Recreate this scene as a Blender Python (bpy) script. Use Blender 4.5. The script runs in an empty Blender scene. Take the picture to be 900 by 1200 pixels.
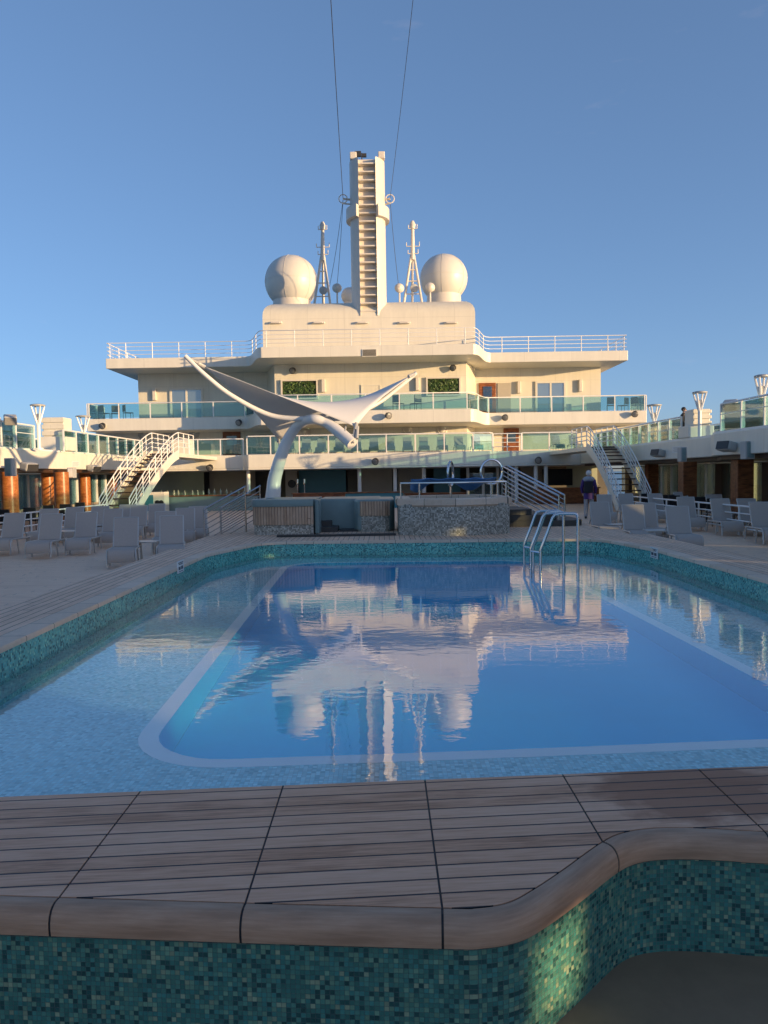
import bpy, bmesh, math, random
from mathutils import Vector, Matrix
random.seed(7)
R=math.radians
S=bpy.context.scene
COL=S.collection
# ------------------------------------------------------------------ camera
F=900.;CX=450.;CY=600.;HZ=556.;ROLL=R(.9);EYE=1.5
TH=math.atan((CY-HZ)/F)
FW=Vector((0,math.cos(TH),-math.sin(TH)));U0=Vector((0,math.sin(TH),math.cos(TH)));R0=Vector((1,0,0))
CR=math.cos(ROLL)*R0-math.sin(ROLL)*U0;CU=math.sin(ROLL)*R0+math.cos(ROLL)*U0
def ray(x,y): return FW+(x-CX)/F*CR-(y-CY)/F*CU
def at(x,y,Y):
    d=ray(x,y);t=Y/d.y;return Vector((t*d.x,Y,EYE+t*d.z))
def atz(x,y,z):
    d=ray(x,y);t=(z-EYE)/d.z;return Vector((t*d.x,t*d.y,z))
def atx(x,y,X):
    d=ray(x,y);t=X/d.x;return Vector((X,t*d.y,EYE+t*d.z))
def hz(x): return HZ-(x-450)*math.tan(ROLL)
cam=bpy.data.cameras.new('camera');co=bpy.data.objects.new('camera',cam);COL.objects.link(co)
cam.sensor_fit='VERTICAL';cam.sensor_height=36;cam.lens=27;cam.clip_start=.05;cam.clip_end=60000
m3=Matrix((CR,CU,-FW)).transposed()
co.matrix_world=Matrix.Translation((0,0,EYE))@m3.to_4x4()
S.camera=co
# ------------------------------------------------------------------ materials
class NT:
    def __init__(s,name):
        s.m=bpy.data.materials.new(name);s.m.use_nodes=True;s.t=s.m.node_tree;s.n=s.t.nodes;s.l=s.t.links
        s.n.clear();s.out=s.n.new('ShaderNodeOutputMaterial')
    def new(s,t,**k):
        n=s.n.new(t)
        for a,b in k.items(): setattr(n,a,b)
        return n
    def set(s,n,**k):
        for a,b in k.items(): n.inputs[a.replace('_',' ')].default_value=b
        return n
    def math(s,op,a,b=None,c=None):
        n=s.n.new('ShaderNodeMath');n.operation=op
        for i,v in enumerate((a,b,c)):
            if v is None: continue
            if isinstance(v,(int,float)): n.inputs[i].default_value=v
            else: s.l.new(v,n.inputs[i])
        return n.outputs[0]
    def mix(s,f,a,b,mode='MIX'):
        n=s.n.new('ShaderNodeMix');n.data_type='RGBA';n.blend_type=mode
        for i,v in ((0,f),(6,a),(7,b)):
            if isinstance(v,(int,float)): n.inputs[i].default_value=v
            elif isinstance(v,tuple): n.inputs[i].default_value=(*v[:3],1)
            else: s.l.new(v,n.inputs[i])
        return n.outputs[2]
    def ramp(s,f,stops,interp='LINEAR'):
        n=s.n.new('ShaderNodeValToRGB');n.color_ramp.interpolation=interp
        e=n.color_ramp.elements
        while len(e)<len(stops): e.new(.5)
        for q,(p,c) in zip(e,stops): q.position=p;q.color=(*c[:3],1)
        s.l.new(f,n.inputs[0]);return n.outputs[0]
    def coord(s,kind='Object',scale=(1,1,1),rot=(0,0,0)):
        c=s.n.new('ShaderNodeTexCoord');mp=s.n.new('ShaderNodeMapping')
        mp.inputs['Scale'].default_value=scale;mp.inputs['Rotation'].default_value=rot
        s.l.new(c.outputs[kind],mp.inputs[0]);return mp.outputs[0]
    def noise(s,v,scale=5,detail=4,rough=.55,out=0):
        n=s.n.new('ShaderNodeTexNoise');s.l.new(v,n.inputs['Vector'])
        n.inputs['Scale'].default_value=scale;n.inputs['Detail'].default_value=detail;n.inputs['Roughness'].default_value=rough
        return n.outputs[out]
    def bsdf(s,base,rough=.5,metal=0,spec=.5,bump=None,bs=.3,bd=.01,**k):
        p=s.n.new('ShaderNodeBsdfPrincipled')
        if isinstance(base,tuple): p.inputs['Base Color'].default_value=(*base[:3],1)
        else: s.l.new(base,p.inputs['Base Color'])
        if isinstance(rough,(int,float)): p.inputs['Roughness'].default_value=rough
        else: s.l.new(rough,p.inputs['Roughness'])
        p.inputs['Metallic'].default_value=metal;p.inputs['Specular IOR Level'].default_value=spec
        for a,b in k.items(): p.inputs[a.replace('_',' ')].default_value=b
        if bump is not None:
            b=s.n.new('ShaderNodeBump');b.inputs['Strength'].default_value=bs;b.inputs['Distance'].default_value=bd
            s.l.new(bump,b.inputs['Height']);s.l.new(b.outputs[0],p.inputs['Normal'])
        s.l.new(p.outputs[0],s.out.inputs[0]);return p
def plain(name,c,rough=.5,metal=0,var=.12,scale=3,stretch=(1,1,1),spec=.5,bump=0):
    t=NT(name);v=t.coord('Object',stretch)
    n=t.noise(v,scale,5,.6)
    f=t.math('MULTIPLY_ADD',t.math('SUBTRACT',n,.5),2*var*1.6,1.)
    hsv=t.new('ShaderNodeHueSaturation');hsv.inputs['Color'].default_value=(*c,1);t.l.new(f,hsv.inputs['Value'])
    r=t.math('MULTIPLY_ADD',n,.16,max(0.02,rough-.08))
    t.bsdf(hsv.outputs[0],r,metal,spec,bump=n if bump else None,bs=bump,bd=.01)
    return t.m
def mosaic(name,cols,tile,grout,rough=.22,uv='UV',gw=.09,glow=0):
    t=NT(name);v=t.coord(uv,(1/tile,)*3)
    fl=t.new('ShaderNodeVectorMath',operation='FLOOR');t.l.new(v,fl.inputs[0])
    wn=t.new('ShaderNodeTexWhiteNoise',noise_dimensions='3D' if uv!='UV' else '2D');t.l.new(fl.outputs[0],wn.inputs['Vector'])
    c=t.ramp(wn.outputs['Value'],cols,'CONSTANT')
    big=t.noise(t.coord(uv,(1,1,1)),.9,3)
    hv=t.new('ShaderNodeHueSaturation');t.l.new(c,hv.inputs['Color'])
    t.l.new(t.math('MULTIPLY_ADD',wn.outputs['Color'],.5,t.math('MULTIPLY_ADD',big,.5,.5)),hv.inputs['Value'])
    fr=t.new('ShaderNodeVectorMath',operation='FRACTION');t.l.new(v,fr.inputs[0])
    sp=t.new('ShaderNodeSeparateXYZ');t.l.new(fr.outputs[0],sp.inputs[0])
    d=[t.math('MINIMUM',sp.outputs[i],t.math('SUBTRACT',1.,sp.outputs[i])) for i in range(3 if uv!='UV' else 2)]
    e=t.math('MINIMUM',d[0],d[1])
    if len(d)>2 and uv!='UV': e=t.math('MINIMUM',d[0],d[1])
    g=t.math('SMOOTH_MIN',t.math('MULTIPLY',e,1/gw),1.,.2)
    col=t.mix(g,grout,hv.outputs[0])
    t.bsdf(col,t.math('MULTIPLY_ADD',g,rough-.8,.8),0,.5,bump=g,bs=.35,bd=.002)
    return t.m
def planks(name,w,L,tones,seam,sw=.03,axis='x',uv='Object',rot=0,stain=None,rough=.6,tw=.35):
    """boards running along axis, board width w, length L; seam = caulk colour"""
    t=NT(name);v=t.coord(uv,(1,1,1),(0,0,rot));sp=t.new('ShaderNodeSeparateXYZ');t.l.new(v,sp.inputs[0])
    a,b=(sp.outputs[0],sp.outputs[1]) if axis=='x' else (sp.outputs[1],sp.outputs[0])
    q=t.math('DIVIDE',b,w);row=t.math('FLOOR',q);fr=t.math('FRACT',q)
    wn=t.new('ShaderNodeTexWhiteNoise',noise_dimensions='1D');t.l.new(row,wn.inputs['W'])
    al=t.math('ADD',t.math('DIVIDE',a,L),t.math('MULTIPLY',wn.outputs['Value'],7.3))
    ai=t.math('FLOOR',al);af=t.math('FRACT',al)
    w2=t.new('ShaderNodeTexWhiteNoise',noise_dimensions='2D');cb=t.new('ShaderNodeCombineXYZ');t.l.new(row,cb.inputs[0]);t.l.new(ai,cb.inputs[1]);t.l.new(cb.outputs[0],w2.inputs['Vector'])
    e1=t.math('MINIMUM',fr,t.math('SUBTRACT',1.,fr));e2=t.math('MULTIPLY',t.math('MINIMUM',af,t.math('SUBTRACT',1.,af)),L/w)
    e=t.math('MINIMUM',e1,e2);s=t.math('GREATER_THAN',e,sw)
    # grain: noise stretched along the board and offset per board
    c2=t.new('ShaderNodeCombineXYZ');t.l.new(t.math('MULTIPLY',a,2.2),c2.inputs[0]);t.l.new(t.math('MULTIPLY',b,38.),c2.inputs[1]);t.l.new(t.math('MULTIPLY',w2.outputs['Value'],40.),c2.inputs[2])
    gr=t.noise(c2.outputs[0],2.2,6,.65)
    c3=t.new('ShaderNodeCombineXYZ');t.l.new(t.math('MULTIPLY',a,1.),c3.inputs[0]);t.l.new(t.math('MULTIPLY',b,3.),c3.inputs[1]);t.l.new(t.math('MULTIPLY',w2.outputs['Value'],9.),c3.inputs[2])
    bl=t.noise(c3.outputs[0],2.,4,.6)
    f=t.math('ADD',t.math('MULTIPLY_ADD',w2.outputs['Value'],tw,.5-tw/2),t.math('ADD',t.math('MULTIPLY_ADD',gr,1.3,-.65),t.math('MULTIPLY_ADD',bl,1.0,-.5)))
    col=t.ramp(f,[(0.12,tones[0]),(.5,tones[1]),(.9,tones[2])])
    if stain:
        (cx,cy,rad,sc)=stain
        o=t.coord('Object');dd=t.new('ShaderNodeVectorMath',operation='DISTANCE');t.l.new(o,dd.inputs[0]);dd.inputs[1].default_value=(cx,cy,0)
        k=t.math('SUBTRACT',rad,t.math('ADD',dd.outputs['Value'],t.math('MULTIPLY_ADD',t.noise(o,5,4),.5,-.25)))
        k=t.math('MULTIPLY',t.math('MINIMUM',t.math('MAXIMUM',t.math('MULTIPLY',k,7.),0.),1.),.75)
        col=t.mix(k,col,sc)
    col=t.mix(s,seam,col)
    ht=t.math('ADD',t.math('MULTIPLY',gr,.25),s)
    t.bsdf(col,t.math('MULTIPLY_ADD',gr,.2,rough-.1),0,.4,bump=ht,bs=.35,bd=.003)
    return t.m
def grain(name,tones,rough=.5,uv='UV'):
    t=NT(name);v=t.coord(uv,(2.,30.,30.));g=t.noise(v,2.,6,.65);b=t.noise(t.coord(uv,(2,6,6)),1.6,4)
    f=t.math('ADD',t.math('MULTIPLY_ADD',g,1.1,-.05),t.math('MULTIPLY_ADD',b,.9,-.45))
    col=t.ramp(f,[(.3,tones[0]),(.55,tones[1]),(.8,tones[2])])
    t.bsdf(col,t.math('MULTIPLY_ADD',g,.25,rough-.1),0,.4,bump=g,bs=.2,bd=.003);return t.m
def glass(name,tint,gloss=.06,rough=.02,body=None,bf=.0):
    t=NT(name)
    tr=t.new('ShaderNodeBsdfTransparent');tr.inputs[0].default_value=(*tint,1)
    gl=t.new('ShaderNodeBsdfGlossy');gl.inputs['Roughness'].default_value=rough;gl.inputs[0].default_value=(1,1,1,1)
    fr=t.new('ShaderNodeFresnel');fr.inputs[0].default_value=1.5
    m=t.new('ShaderNodeMixShader');t.l.new(t.math('MULTIPLY_ADD',fr.outputs[0],.9,gloss),m.inputs[0])
    src=tr.outputs[0]
    if body:
        df=t.new('ShaderNodeBsdfDiffuse');df.inputs[0].default_value=(*body,1)
        m2=t.new('ShaderNodeMixShader');m2.inputs[0].default_value=bf;t.l.new(tr.outputs[0],m2.inputs[1]);t.l.new(df.outputs[0],m2.inputs[2]);src=m2.outputs[0]
    t.l.new(src,m.inputs[1]);t.l.new(gl.outputs[0],m.inputs[2]);t.l.new(m.outputs[0],t.out.inputs[0]);return t.m
m={}
def plated(name,c,sx=2.4,sz=1.3):
    t=NT(name);v=t.coord('Object');sp=t.new('ShaderNodeSeparateXYZ');t.l.new(v,sp.inputs[0])
    def line(o,p,w):
        f=t.math('FRACT',t.math('DIVIDE',o,p));return t.math('LESS_THAN',t.math('MINIMUM',f,t.math('SUBTRACT',1.,f)),w/p)
    sm=t.math('MAXIMUM',line(sp.outputs[0],sx,.022),line(sp.outputs[2],sz,.018))
    n=t.noise(t.coord('Object',(1,1,.25)),1.3,5,.6);st=t.noise(t.coord('Object',(3.2,3.2,.16)),1.5,4,.6)
    hv=t.new('ShaderNodeHueSaturation');hv.inputs['Color'].default_value=(*c,1)
    k=t.math('ADD',t.math('MULTIPLY_ADD',n,.20,.90),t.math('MULTIPLY_ADD',st,.18,-.09));t.l.new(t.math('MULTIPLY_ADD',sm,-.10,k),hv.inputs['Value'])
    ru=t.math('MULTIPLY',t.math('MINIMUM',t.math('MAXIMUM',t.math('MULTIPLY_ADD',st,8.,-5.2),0.),1.),.22)
    col=t.mix(ru,hv.outputs[0],(.38,.22,.10))
    h=t.math('ADD',t.noise(t.coord('Object',(1,1,1)),.9,2,.5),t.math('MULTIPLY',sm,-.15))
    t.bsdf(col,t.math('MULTIPLY_ADD',n,.2,.32),0,.5,bump=h,bs=.25,bd=.05);return t.m
m['white']=plated('white paint',(.70,.655,.535))
m['white2']=plated('fascia paint',(.70,.67,.58),3.1,9.7)
m['pipe']=plain('white pipe paint',(.78,.77,.74),.35,0,.04,4)
m['steel']=plain('mast paint',(.66,.61,.53),.45,0,.08,1.4,(1,1,.3))
m['dome']=plain('radome gel coat',(.66,.63,.56),.38,0,.04,1.2)
m['grey']=plain('grey paint',(.42,.42,.40),.5,0,.08,4)
m['louvre']=plain('dark louvre',(.035,.035,.035),.5)
m['black']=plain('black plastic',(.018,.018,.02),.45)
m['lens']=plain('lamp lens',(.25,.24,.22),.15)
m['chrome']=plain('polished steel',(.62,.63,.64),.16,1.,.03)
m['wood']=grain('varnished wood',((.12,.035,.012),(.25,.085,.03),(.36,.14,.05)),.35,'Object')
m['copper']=grain('copper veneer column',((.25,.075,.02),(.42,.15,.045),(.55,.24,.09)),.3,'Object')
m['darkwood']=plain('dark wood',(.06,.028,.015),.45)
m['fabric']=plain('lounger mesh fabric',(.44,.375,.33),.8,0,.06,30,spec=.2)
m['frame']=plain('lounger frame',(.55,.52,.48),.35,.4)
m['canvas']=plain('sail fabric',(.70,.69,.66),.75,0,.03,2,spec=.2)
m['sailsteel']=plain('sail steel',(.72,.71,.68),.35,0,.03,2)
m['blue']=plain('blue cover cloth',(.08,.22,.46),.6,0,.25,5)
m['teal']=plain('teal panel',(.04,.20,.25),.35,0,.1,3)
m['tealrim']=plain('teal vinyl rim',(.19,.27,.265),.4,0,.1,3)
m['green']=plain('pale green panel',(.42,.46,.36),.6,0,.1,2)
m['curtain']=plain('pale curtain',(.30,.36,.30),.8,0,.22,2,(3,3,.05))
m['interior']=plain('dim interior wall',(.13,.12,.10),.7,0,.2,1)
m['dimceiling']=plain('ceiling panel',(.45,.44,.42),.6,0,.06)
m['tan']=plain('beige wall',(.42,.38,.32),.6,0,.08,2)
m['floorniche']=plain('resin floor',(.27,.18,.105),.7,0,.16,9,bump=.1)
m['skin']=plain('skin',(.50,.30,.22),.5);m['hair']=plain('white hair',(.62,.60,.58),.7,0,.1,30)
m['dhair']=plain('dark hair',(.02,.016,.014),.6)
m['purple']=plain('purple cloth',(.06,.025,.16),.8);m['greycloth']=plain('grey cloth',(.36,.36,.38),.85)
m['dark']=plain('black cloth',(.015,.015,.02),.8);m['shoe']=plain('shoe',(.05,.05,.05),.6)
m['leaf']=plain('leaf',(.035,.085,.02),.55,0,.35,8);m['leaf2']=plain('pale leaf',(.09,.15,.03),.55,0,.35,8)
m['soil']=plain('planter back',(.03,.045,.02),.8)
m['bottle']=plain('bottle glass',(.25,.30,.22),.12,0,.3,9)
m['promenade']=plain('pale green screen paint',(.82,.88,.80),.5,0,.15,.8,(1,1.5,.1))
m['seam']=plain('black caulk',(.012,.013,.016),.55)
m['sign']=plain('sign plastic',(.70,.70,.68),.5)
m['ink']=plain('sign ink',(.05,.06,.08),.5)
m['wire']=plain('wire',(.06,.06,.06),.5)
m['glassb']=glass('teal balustrade glass',(.66,.86,.86),.03,.02,(.16,.40,.40),.07)
m['glassw']=glass('window glass',(.62,.80,.84),.05,.01,(.12,.22,.25),.10)
m['glassd']=glass('sliding door glass',(.10,.16,.18),.25,.02,(.20,.27,.30),.6)
m['glassc']=glass('clear glass',(.75,.85,.86),.06);m['glassg']=glass('pale green window glass',(.86,.93,.86),.04,.02,(.5,.6,.5),.10)
TEALS=[(0,(.014,.085,.098)),(.16,(.03,.165,.17)),(.42,(.046,.205,.20)),(.66,(.03,.19,.205)),(.80,(.085,.25,.215)),(.93,(.15,.28,.23))]
m['mosaic']=mosaic('teal glass mosaic',[(p,(c[0]*1.5,c[1]*1.12,c[2]*.92)) for p,c in TEALS],.017,(.045,.085,.085))
TEALP=[(0,(.02,.12,.125)),(.22,(.05,.25,.235)),(.5,(.075,.31,.28)),(.72,(.05,.27,.27)),(.9,(.13,.36,.30))]
m['mosaicpool']=mosaic('pool wall mosaic',[(p,(c[0]*1.9,c[1]*1.75,c[2]*1.65)) for p,c in TEALP],.0255,(.08,.16,.15))
m['ledge']=mosaic('pool ledge tile',[(0,(.24,.40,.38)),(.5,(.30,.46,.43)),(.8,(.2,.36,.35))],.05,(.2,.27,.26))
m['shelf']=mosaic('pool shelf tile',[(0,(.24,.60,.66)),(.2,(.36,.74,.78)),(.5,(.42,.78,.82)),(.8,(.32,.70,.76))],.03,(.2,.38,.4),uv='Object')
m['band']=plain('pale band tile',(.88,.89,.89),.4,0,.05,3)
m['basin']=plain('deep basin tile',(.0,.55,.88),.4,0,.05,2.5)
m['pebble']=mosaic('pebble mosaic',[(0,(.24,.22,.18)),(.25,(.42,.39,.33)),(.5,(.58,.54,.46)),(.8,(.33,.31,.26))],.035,(.20,.19,.17),rough=.5)
m['coping']=None
t=NT('stone coping');v=t.coord('UV');sp=t.new('ShaderNodeSeparateXYZ');t.l.new(v,sp.inputs[0])
q=t.math('DIVIDE',sp.outputs[0],.62);fr=t.math('FRACT',q);wn=t.new('ShaderNodeTexWhiteNoise',noise_dimensions='1D');t.l.new(t.math('FLOOR',q),wn.inputs['W'])
e=t.math('GREATER_THAN',t.math('MINIMUM',fr,t.math('SUBTRACT',1.,fr)),.008)
n=t.noise(t.coord('Object'),14,6,.65)
f=t.math('ADD',t.math('MULTIPLY',wn.outputs['Value'],.35),t.math('MULTIPLY',n,.65))
t.bsdf(t.mix(e,(.06,.055,.05),t.ramp(f,[(.2,(.58,.42,.30)),(.8,(.78,.60,.46))])),.6,bump=e,bs=.3,bd=.004);m['coping']=t.m
GT=((.40,.185,.095),(.66,.345,.205),(.78,.455,.295))
m['teaknear']=planks('weathered teak boards',.0985,300.,GT,(.012,.013,.018),.048,'x','Object',R(-4.),(1.42,3.62,.50,(.30,.11,.045)),.55,.5)
m['teakfar']=planks('teak surround boards',.12,2.2,((.58,.36,.24),(.76,.50,.34),(.84,.59,.43)),(.06,.05,.045),.05,'y','Object',0,None,.6)
m['deck']=planks('deck boards',.145,1.9,((.72,.48,.33),(.83,.575,.405),(.88,.64,.47)),(.28,.22,.18),.04,'x','Object',0,None,.6,.22)
m['bull']=grain('teak edging',((.36,.22,.14),(.46,.29,.19),(.54,.36,.25)),.5)
m['slat']=planks('cedar slats',.09,3.,((.34,.20,.125),(.50,.33,.22),(.62,.44,.32)),(.05,.035,.025),.06,'y','UV',0,None,.6)
# water
t=NT('pool water')
c=t.coord('Object',(1,1.9,1));n1=t.noise(c,3.6,3,.5);n2=t.noise(t.coord('Object',(1,1.6,1)),9,2,.5);n3=t.noise(c,.6,2,.5)
h=t.math('ADD',t.math('MULTIPLY',n1,1.),t.math('ADD',t.math('MULTIPLY',n2,.16),t.math('MULTIPLY',n3,.5)))
bp=t.new('ShaderNodeBump');bp.inputs['Strength'].default_value=.026;bp.inputs['Distance'].default_value=.05;t.l.new(h,bp.inputs['Height'])
rf=t.new('ShaderNodeBsdfRefraction');rf.inputs['IOR'].default_value=1.1;rf.inputs['Roughness'].default_value=0;rf.inputs[0].default_value=(.93,.99,1.,1)
gs=t.new('ShaderNodeBsdfGlossy');gs.inputs['Roughness'].default_value=.0;gs.inputs[0].default_value=(1,1,1,1)
fz=t.new('ShaderNodeFresnel');fz.inputs[0].default_value=1.72
for q in (rf,gs,fz): t.l.new(bp.outputs[0],q.inputs['Normal'])
ge=t.new('ShaderNodeNewGeometry')
mxs=t.new('ShaderNodeMixShader');t.l.new(t.math('MULTIPLY',fz.outputs[0],t.math('SUBTRACT',1.,ge.outputs['Backfacing'])),mxs.inputs[0])
t.l.new(rf.outputs[0],mxs.inputs[1]);t.l.new(gs.outputs[0],mxs.inputs[2]);t.l.new(mxs.outputs[0],t.out.inputs[0]);m['water']=t.m
t=NT('sea water');n=t.noise(t.coord('Object'),.05,6,.6);t.bsdf((.012,.04,.075),.25,bump=n,bs=.4,bd=2.);m['sea']=t.m
# ------------------------------------------------------------------ mesh helpers
class MB:
    def __init__(s): s.v=[];s.f=[];s.u={}
    def add(s,vs,fs,us=None):
        o=len(s.v);s.v+=[tuple(x) for x in vs]
        for i,f in enumerate(fs):
            if us and us[i]: s.u[len(s.f)]=us[i]
            s.f.append(tuple(o+k for k in f))
        return s
    def box(s,x0,x1,y0,y1,z0,z1):
        v=[(x,y,z) for z in (z0,z1) for y in (y0,y1) for x in (x0,x1)]
        return s.add(v,[(0,2,3,1),(4,5,7,6),(0,1,5,4),(2,6,7,3),(0,4,6,2),(1,3,7,5)])
    def obox(s,c,d,M=None):
        M=M or Matrix.Identity(3);c=Vector(c)
        v=[c+M@Vector((x*d[0]/2,y*d[1]/2,z*d[2]/2)) for z in (-1,1) for y in (-1,1) for x in (-1,1)]
        return s.add(v,[(0,2,3,1),(4,5,7,6),(0,1,5,4),(2,6,7,3),(0,4,6,2),(1,3,7,5)])
    def bar(s,p,q,w,h):
        """box beam from p to q, w wide (horizontally), h high"""
        p=Vector(p);q=Vector(q);d=(q-p);L=d.length;d.normalize()
        up=Vector((0,0,1)) if abs(d.z)<.95 else Vector((0,1,0))
        a=d.cross(up).normalized();b=a.cross(d)
        return s.obox((p+q)/2,(L,w,h),Matrix((d,a,b)).transposed())
    def tube(s,pts,r,n=8,closed=False):
        pts=[Vector(p) for p in pts];k=len(pts);rs=r if isinstance(r,(list,tuple)) else [r]*k
        o=[];prev=None
        for i,p in enumerate(pts):
            if closed: d=pts[(i+1)%k]-pts[i-1]
            else: d=pts[min(i+1,k-1)]-pts[max(i-1,0)]
            d.normalize()
            if prev is None:
                a=d.orthogonal().normalized()
            else:
                a=(prev-d*prev.dot(d));a=a.normalized() if a.length>1e-6 else d.orthogonal().normalized()
            prev=a;b=d.cross(a)
            o+=[p+rs[i]*(math.cos(2*math.pi*j/n)*a+math.sin(2*math.pi*j/n)*b) for j in range(n)]
        fs=[]
        for i in range(k if closed else k-1):
            i2=(i+1)%k
            for j in range(n): fs.append((i*n+j,i*n+(j+1)%n,i2*n+(j+1)%n,i2*n+j))
        if not closed: fs+=[tuple(range(n))[::-1],tuple((k-1)*n+j for j in range(n))]
        return s.add(o,fs)
    def prism(s,poly,z0,z1):
        n=len(poly);v=[(x,y,z0) for x,y in poly]+[(x,y,z1) for x,y in poly]
        return s.add(v,[tuple(range(n))[::-1],tuple(range(n,2*n))]+[(i,(i+1)%n,n+(i+1)%n,n+i) for i in range(n)])
    def lathe(s,prof,c,n=20,axis=None):
        """profile of (r, h) about axis (default z) through c"""
        c=Vector(c);ax=Vector(axis or (0,0,1)).normalized();a=ax.orthogonal().normalized();b=ax.cross(a)
        v=[];
        for r,h in prof: v+=[c+ax*h+r*(math.cos(2*math.pi*j/n)*a+math.sin(2*math.pi*j/n)*b) for j in range(n)]
        k=len(prof);fs=[(i*n+j,i*n+(j+1)%n,(i+1)*n+(j+1)%n,(i+1)*n+j) for i in range(k-1) for j in range(n)]
        fs+=[tuple(range(n))[::-1],tuple((k-1)*n+j for j in range(n))]
        return s.add(v,fs)
    def ball(s,c,r,n=16,k=9,sq=(1,1,1)):
        c=Vector(c);v=[];fs=[]
        for i in range(1,k):
            th=math.pi*i/k
            v+=[c+Vector((r*sq[0]*math.sin(th)*math.cos(2*math.pi*j/n),r*sq[1]*math.sin(th)*math.sin(2*math.pi*j/n),r*sq[2]*math.cos(th))) for j in range(n)]
        t_=len(v);v+=[c+Vector((0,0,r*sq[2])),c-Vector((0,0,r*sq[2]))]
        for i in range(k-2):
            for j in range(n): fs.append((i*n+j,(i+1)*n+j,(i+1)*n+(j+1)%n,i*n+(j+1)%n))
        for j in range(n): fs+=[(t_,j,(j+1)%n),(t_+1,(k-2)*n+(j+1)%n,(k-2)*n+j)]
        return s.add(v,fs)
    def sweep(s,path,prof,closed=False,zs=1):
        """profile of (offset to the path's right side, z) carried along an xy path; uv = (length along, length round)"""
        P=[Vector((p[0],p[1])) for p in path];n=len(P);k=len(prof);N=normals(P,closed);L=0;ls=[0]
        for i in range(1,n+(1 if closed else 0)): L+=(P[i%n]-P[i-1]).length;ls.append(L)
        pl=[0]
        for j in range(1,k): pl.append(pl[-1]+math.hypot(prof[j][0]-prof[j-1][0],prof[j][1]-prof[j-1][1]))
        v=[(P[i].x+N[i].x*d,P[i].y+N[i].y*d,z) for i in range(n) for d,z in prof];fs=[];us=[]
        for i in range(n if closed else n-1):
            i2=(i+1)%n
            for j in range(k-1):
                fs.append((i*k+j,i2*k+j,i2*k+j+1,i*k+j+1));us.append(((ls[i],pl[j]),(ls[i+1],pl[j]),(ls[i+1],pl[j+1]),(ls[i],pl[j+1])))
        if not closed and k>3:
            fs+=[tuple(range(k)),tuple((n-1)*k+j for j in range(k))[::-1]];us+=[None,None]
        return s.add(v,fs,us)
    def build(s,name,mat,parent=None,smooth=False,bevel=0,recalc=True,angle=40):
        me=bpy.data.meshes.new(name);me.from_pydata(s.v,[],s.f)
        if s.u:
            ul=me.uv_layers.new(name='UVMap')
            for p in me.polygons:
                if p.index in s.u:
                    for li,uv in zip(p.loop_indices,s.u[p.index]): ul.data[li].uv=uv
        if recalc:
            b=bmesh.new();b.from_mesh(me);bmesh.ops.recalc_face_normals(b,faces=b.faces);b.to_mesh(me);b.free()
        if smooth:
            me.polygons.foreach_set('use_smooth',[True]*len(me.polygons))
            try: me.set_sharp_from_angle(angle=R(angle))
            except Exception: pass
        mt=m[mat] if isinstance(mat,str) else mat
        me.materials.append(mt)
        o=bpy.data.objects.new(name,me);COL.objects.link(o)
        if bevel:
            bv=o.modifiers.new('bevel','BEVEL');bv.width=bevel;bv.segments=2;bv.limit_method='ANGLE'
        if parent is not None: put(o,parent)
        return o
WORLD={}
def put(o,parent):
    o.parent=parent;w=WORLD.get(parent.name)
    if w is not None: o.matrix_parent_inverse=w.inverted()
def normals(P,closed):
    n=len(P);out=[]
    for i in range(n):
        a=P[i-1] if (closed or i>0) else P[i];b=P[(i+1)%n] if (closed or i<n-1) else P[i]
        d=(b-a).normalized();out.append(Vector((d.y,-d.x)))
    return out
def offset(path,d,closed=False):
    P=[Vector(p) for p in path];return [tuple(p+q*d) for p,q in zip(P,normals(P,closed))]
def smooth(pts,closed=False,sub=6):
    P=[Vector(p) for p in pts];n=len(P);o=[]
    for i in range(n if closed else n-1):
        p0=P[i-1] if (closed or i>0) else P[i];p1=P[i];p2=P[(i+1)%n];p3=P[(i+2)%n] if (closed or i+2<n) else p2
        for k in range(sub):
            t_=k/sub;o.append(.5*((2*p1)+(-p0+p2)*t_+(2*p0-5*p1+4*p2-p3)*t_*t_+(-p0+3*p1-3*p2+p3)*t_**3))
    if not closed: o.append(P[-1])
    return [tuple(p) for p in o]
def rounded(poly,r,k=8):
    o=[];n=len(poly)
    for i in range(n):
        p=Vector(poly[i]);rr=r[i] if isinstance(r,(list,tuple)) else r
        a=(Vector(poly[i-1])-p).normalized();b=(Vector(poly[(i+1)%n])-p).normalized()
        ang=a.angle(b);L=rr/math.tan(ang/2);c=p+(a+b).normalized()*rr/math.sin(ang/2)
        s0=p+a*L-c;s1=p+b*L-c;t0=math.atan2(s0.y,s0.x);dt=(math.atan2(s1.y,s1.x)-t0+math.pi)%(2*math.pi)-math.pi
        o+=[(c.x+rr*math.cos(t0+dt*j/k),c.y+rr*math.sin(t0+dt*j/k)) for j in range(k+1)]
    return o
def ringmesh(name,outer,inner,z,mat,parent=None):
    b=bmesh.new();es=[]
    for lp in (outer,inner):
        if not lp: continue
        vs=[b.verts.new((p[0],p[1],z)) for p in lp];es+=[b.edges.new((vs[i],vs[(i+1)%len(vs)])) for i in range(len(vs))]
    bmesh.ops.triangle_fill(b,use_beauty=True,use_dissolve=False,edges=es)
    for f in b.faces:
        f.normal_update()
        if f.normal.z<0: f.normal_flip()
    me=bpy.data.meshes.new(name);b.to_mesh(me);b.free();me.materials.append(m[mat])
    o=bpy.data.objects.new(name,me);COL.objects.link(o)
    if parent: put(o,parent)
    return o
def tag(o,label=None,cat=None,group=None,kind=None):
    if label: o['label']=label
    if cat: o['category']=cat
    if group: o['group']=group
    if kind: o['kind']=kind
    return o
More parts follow.
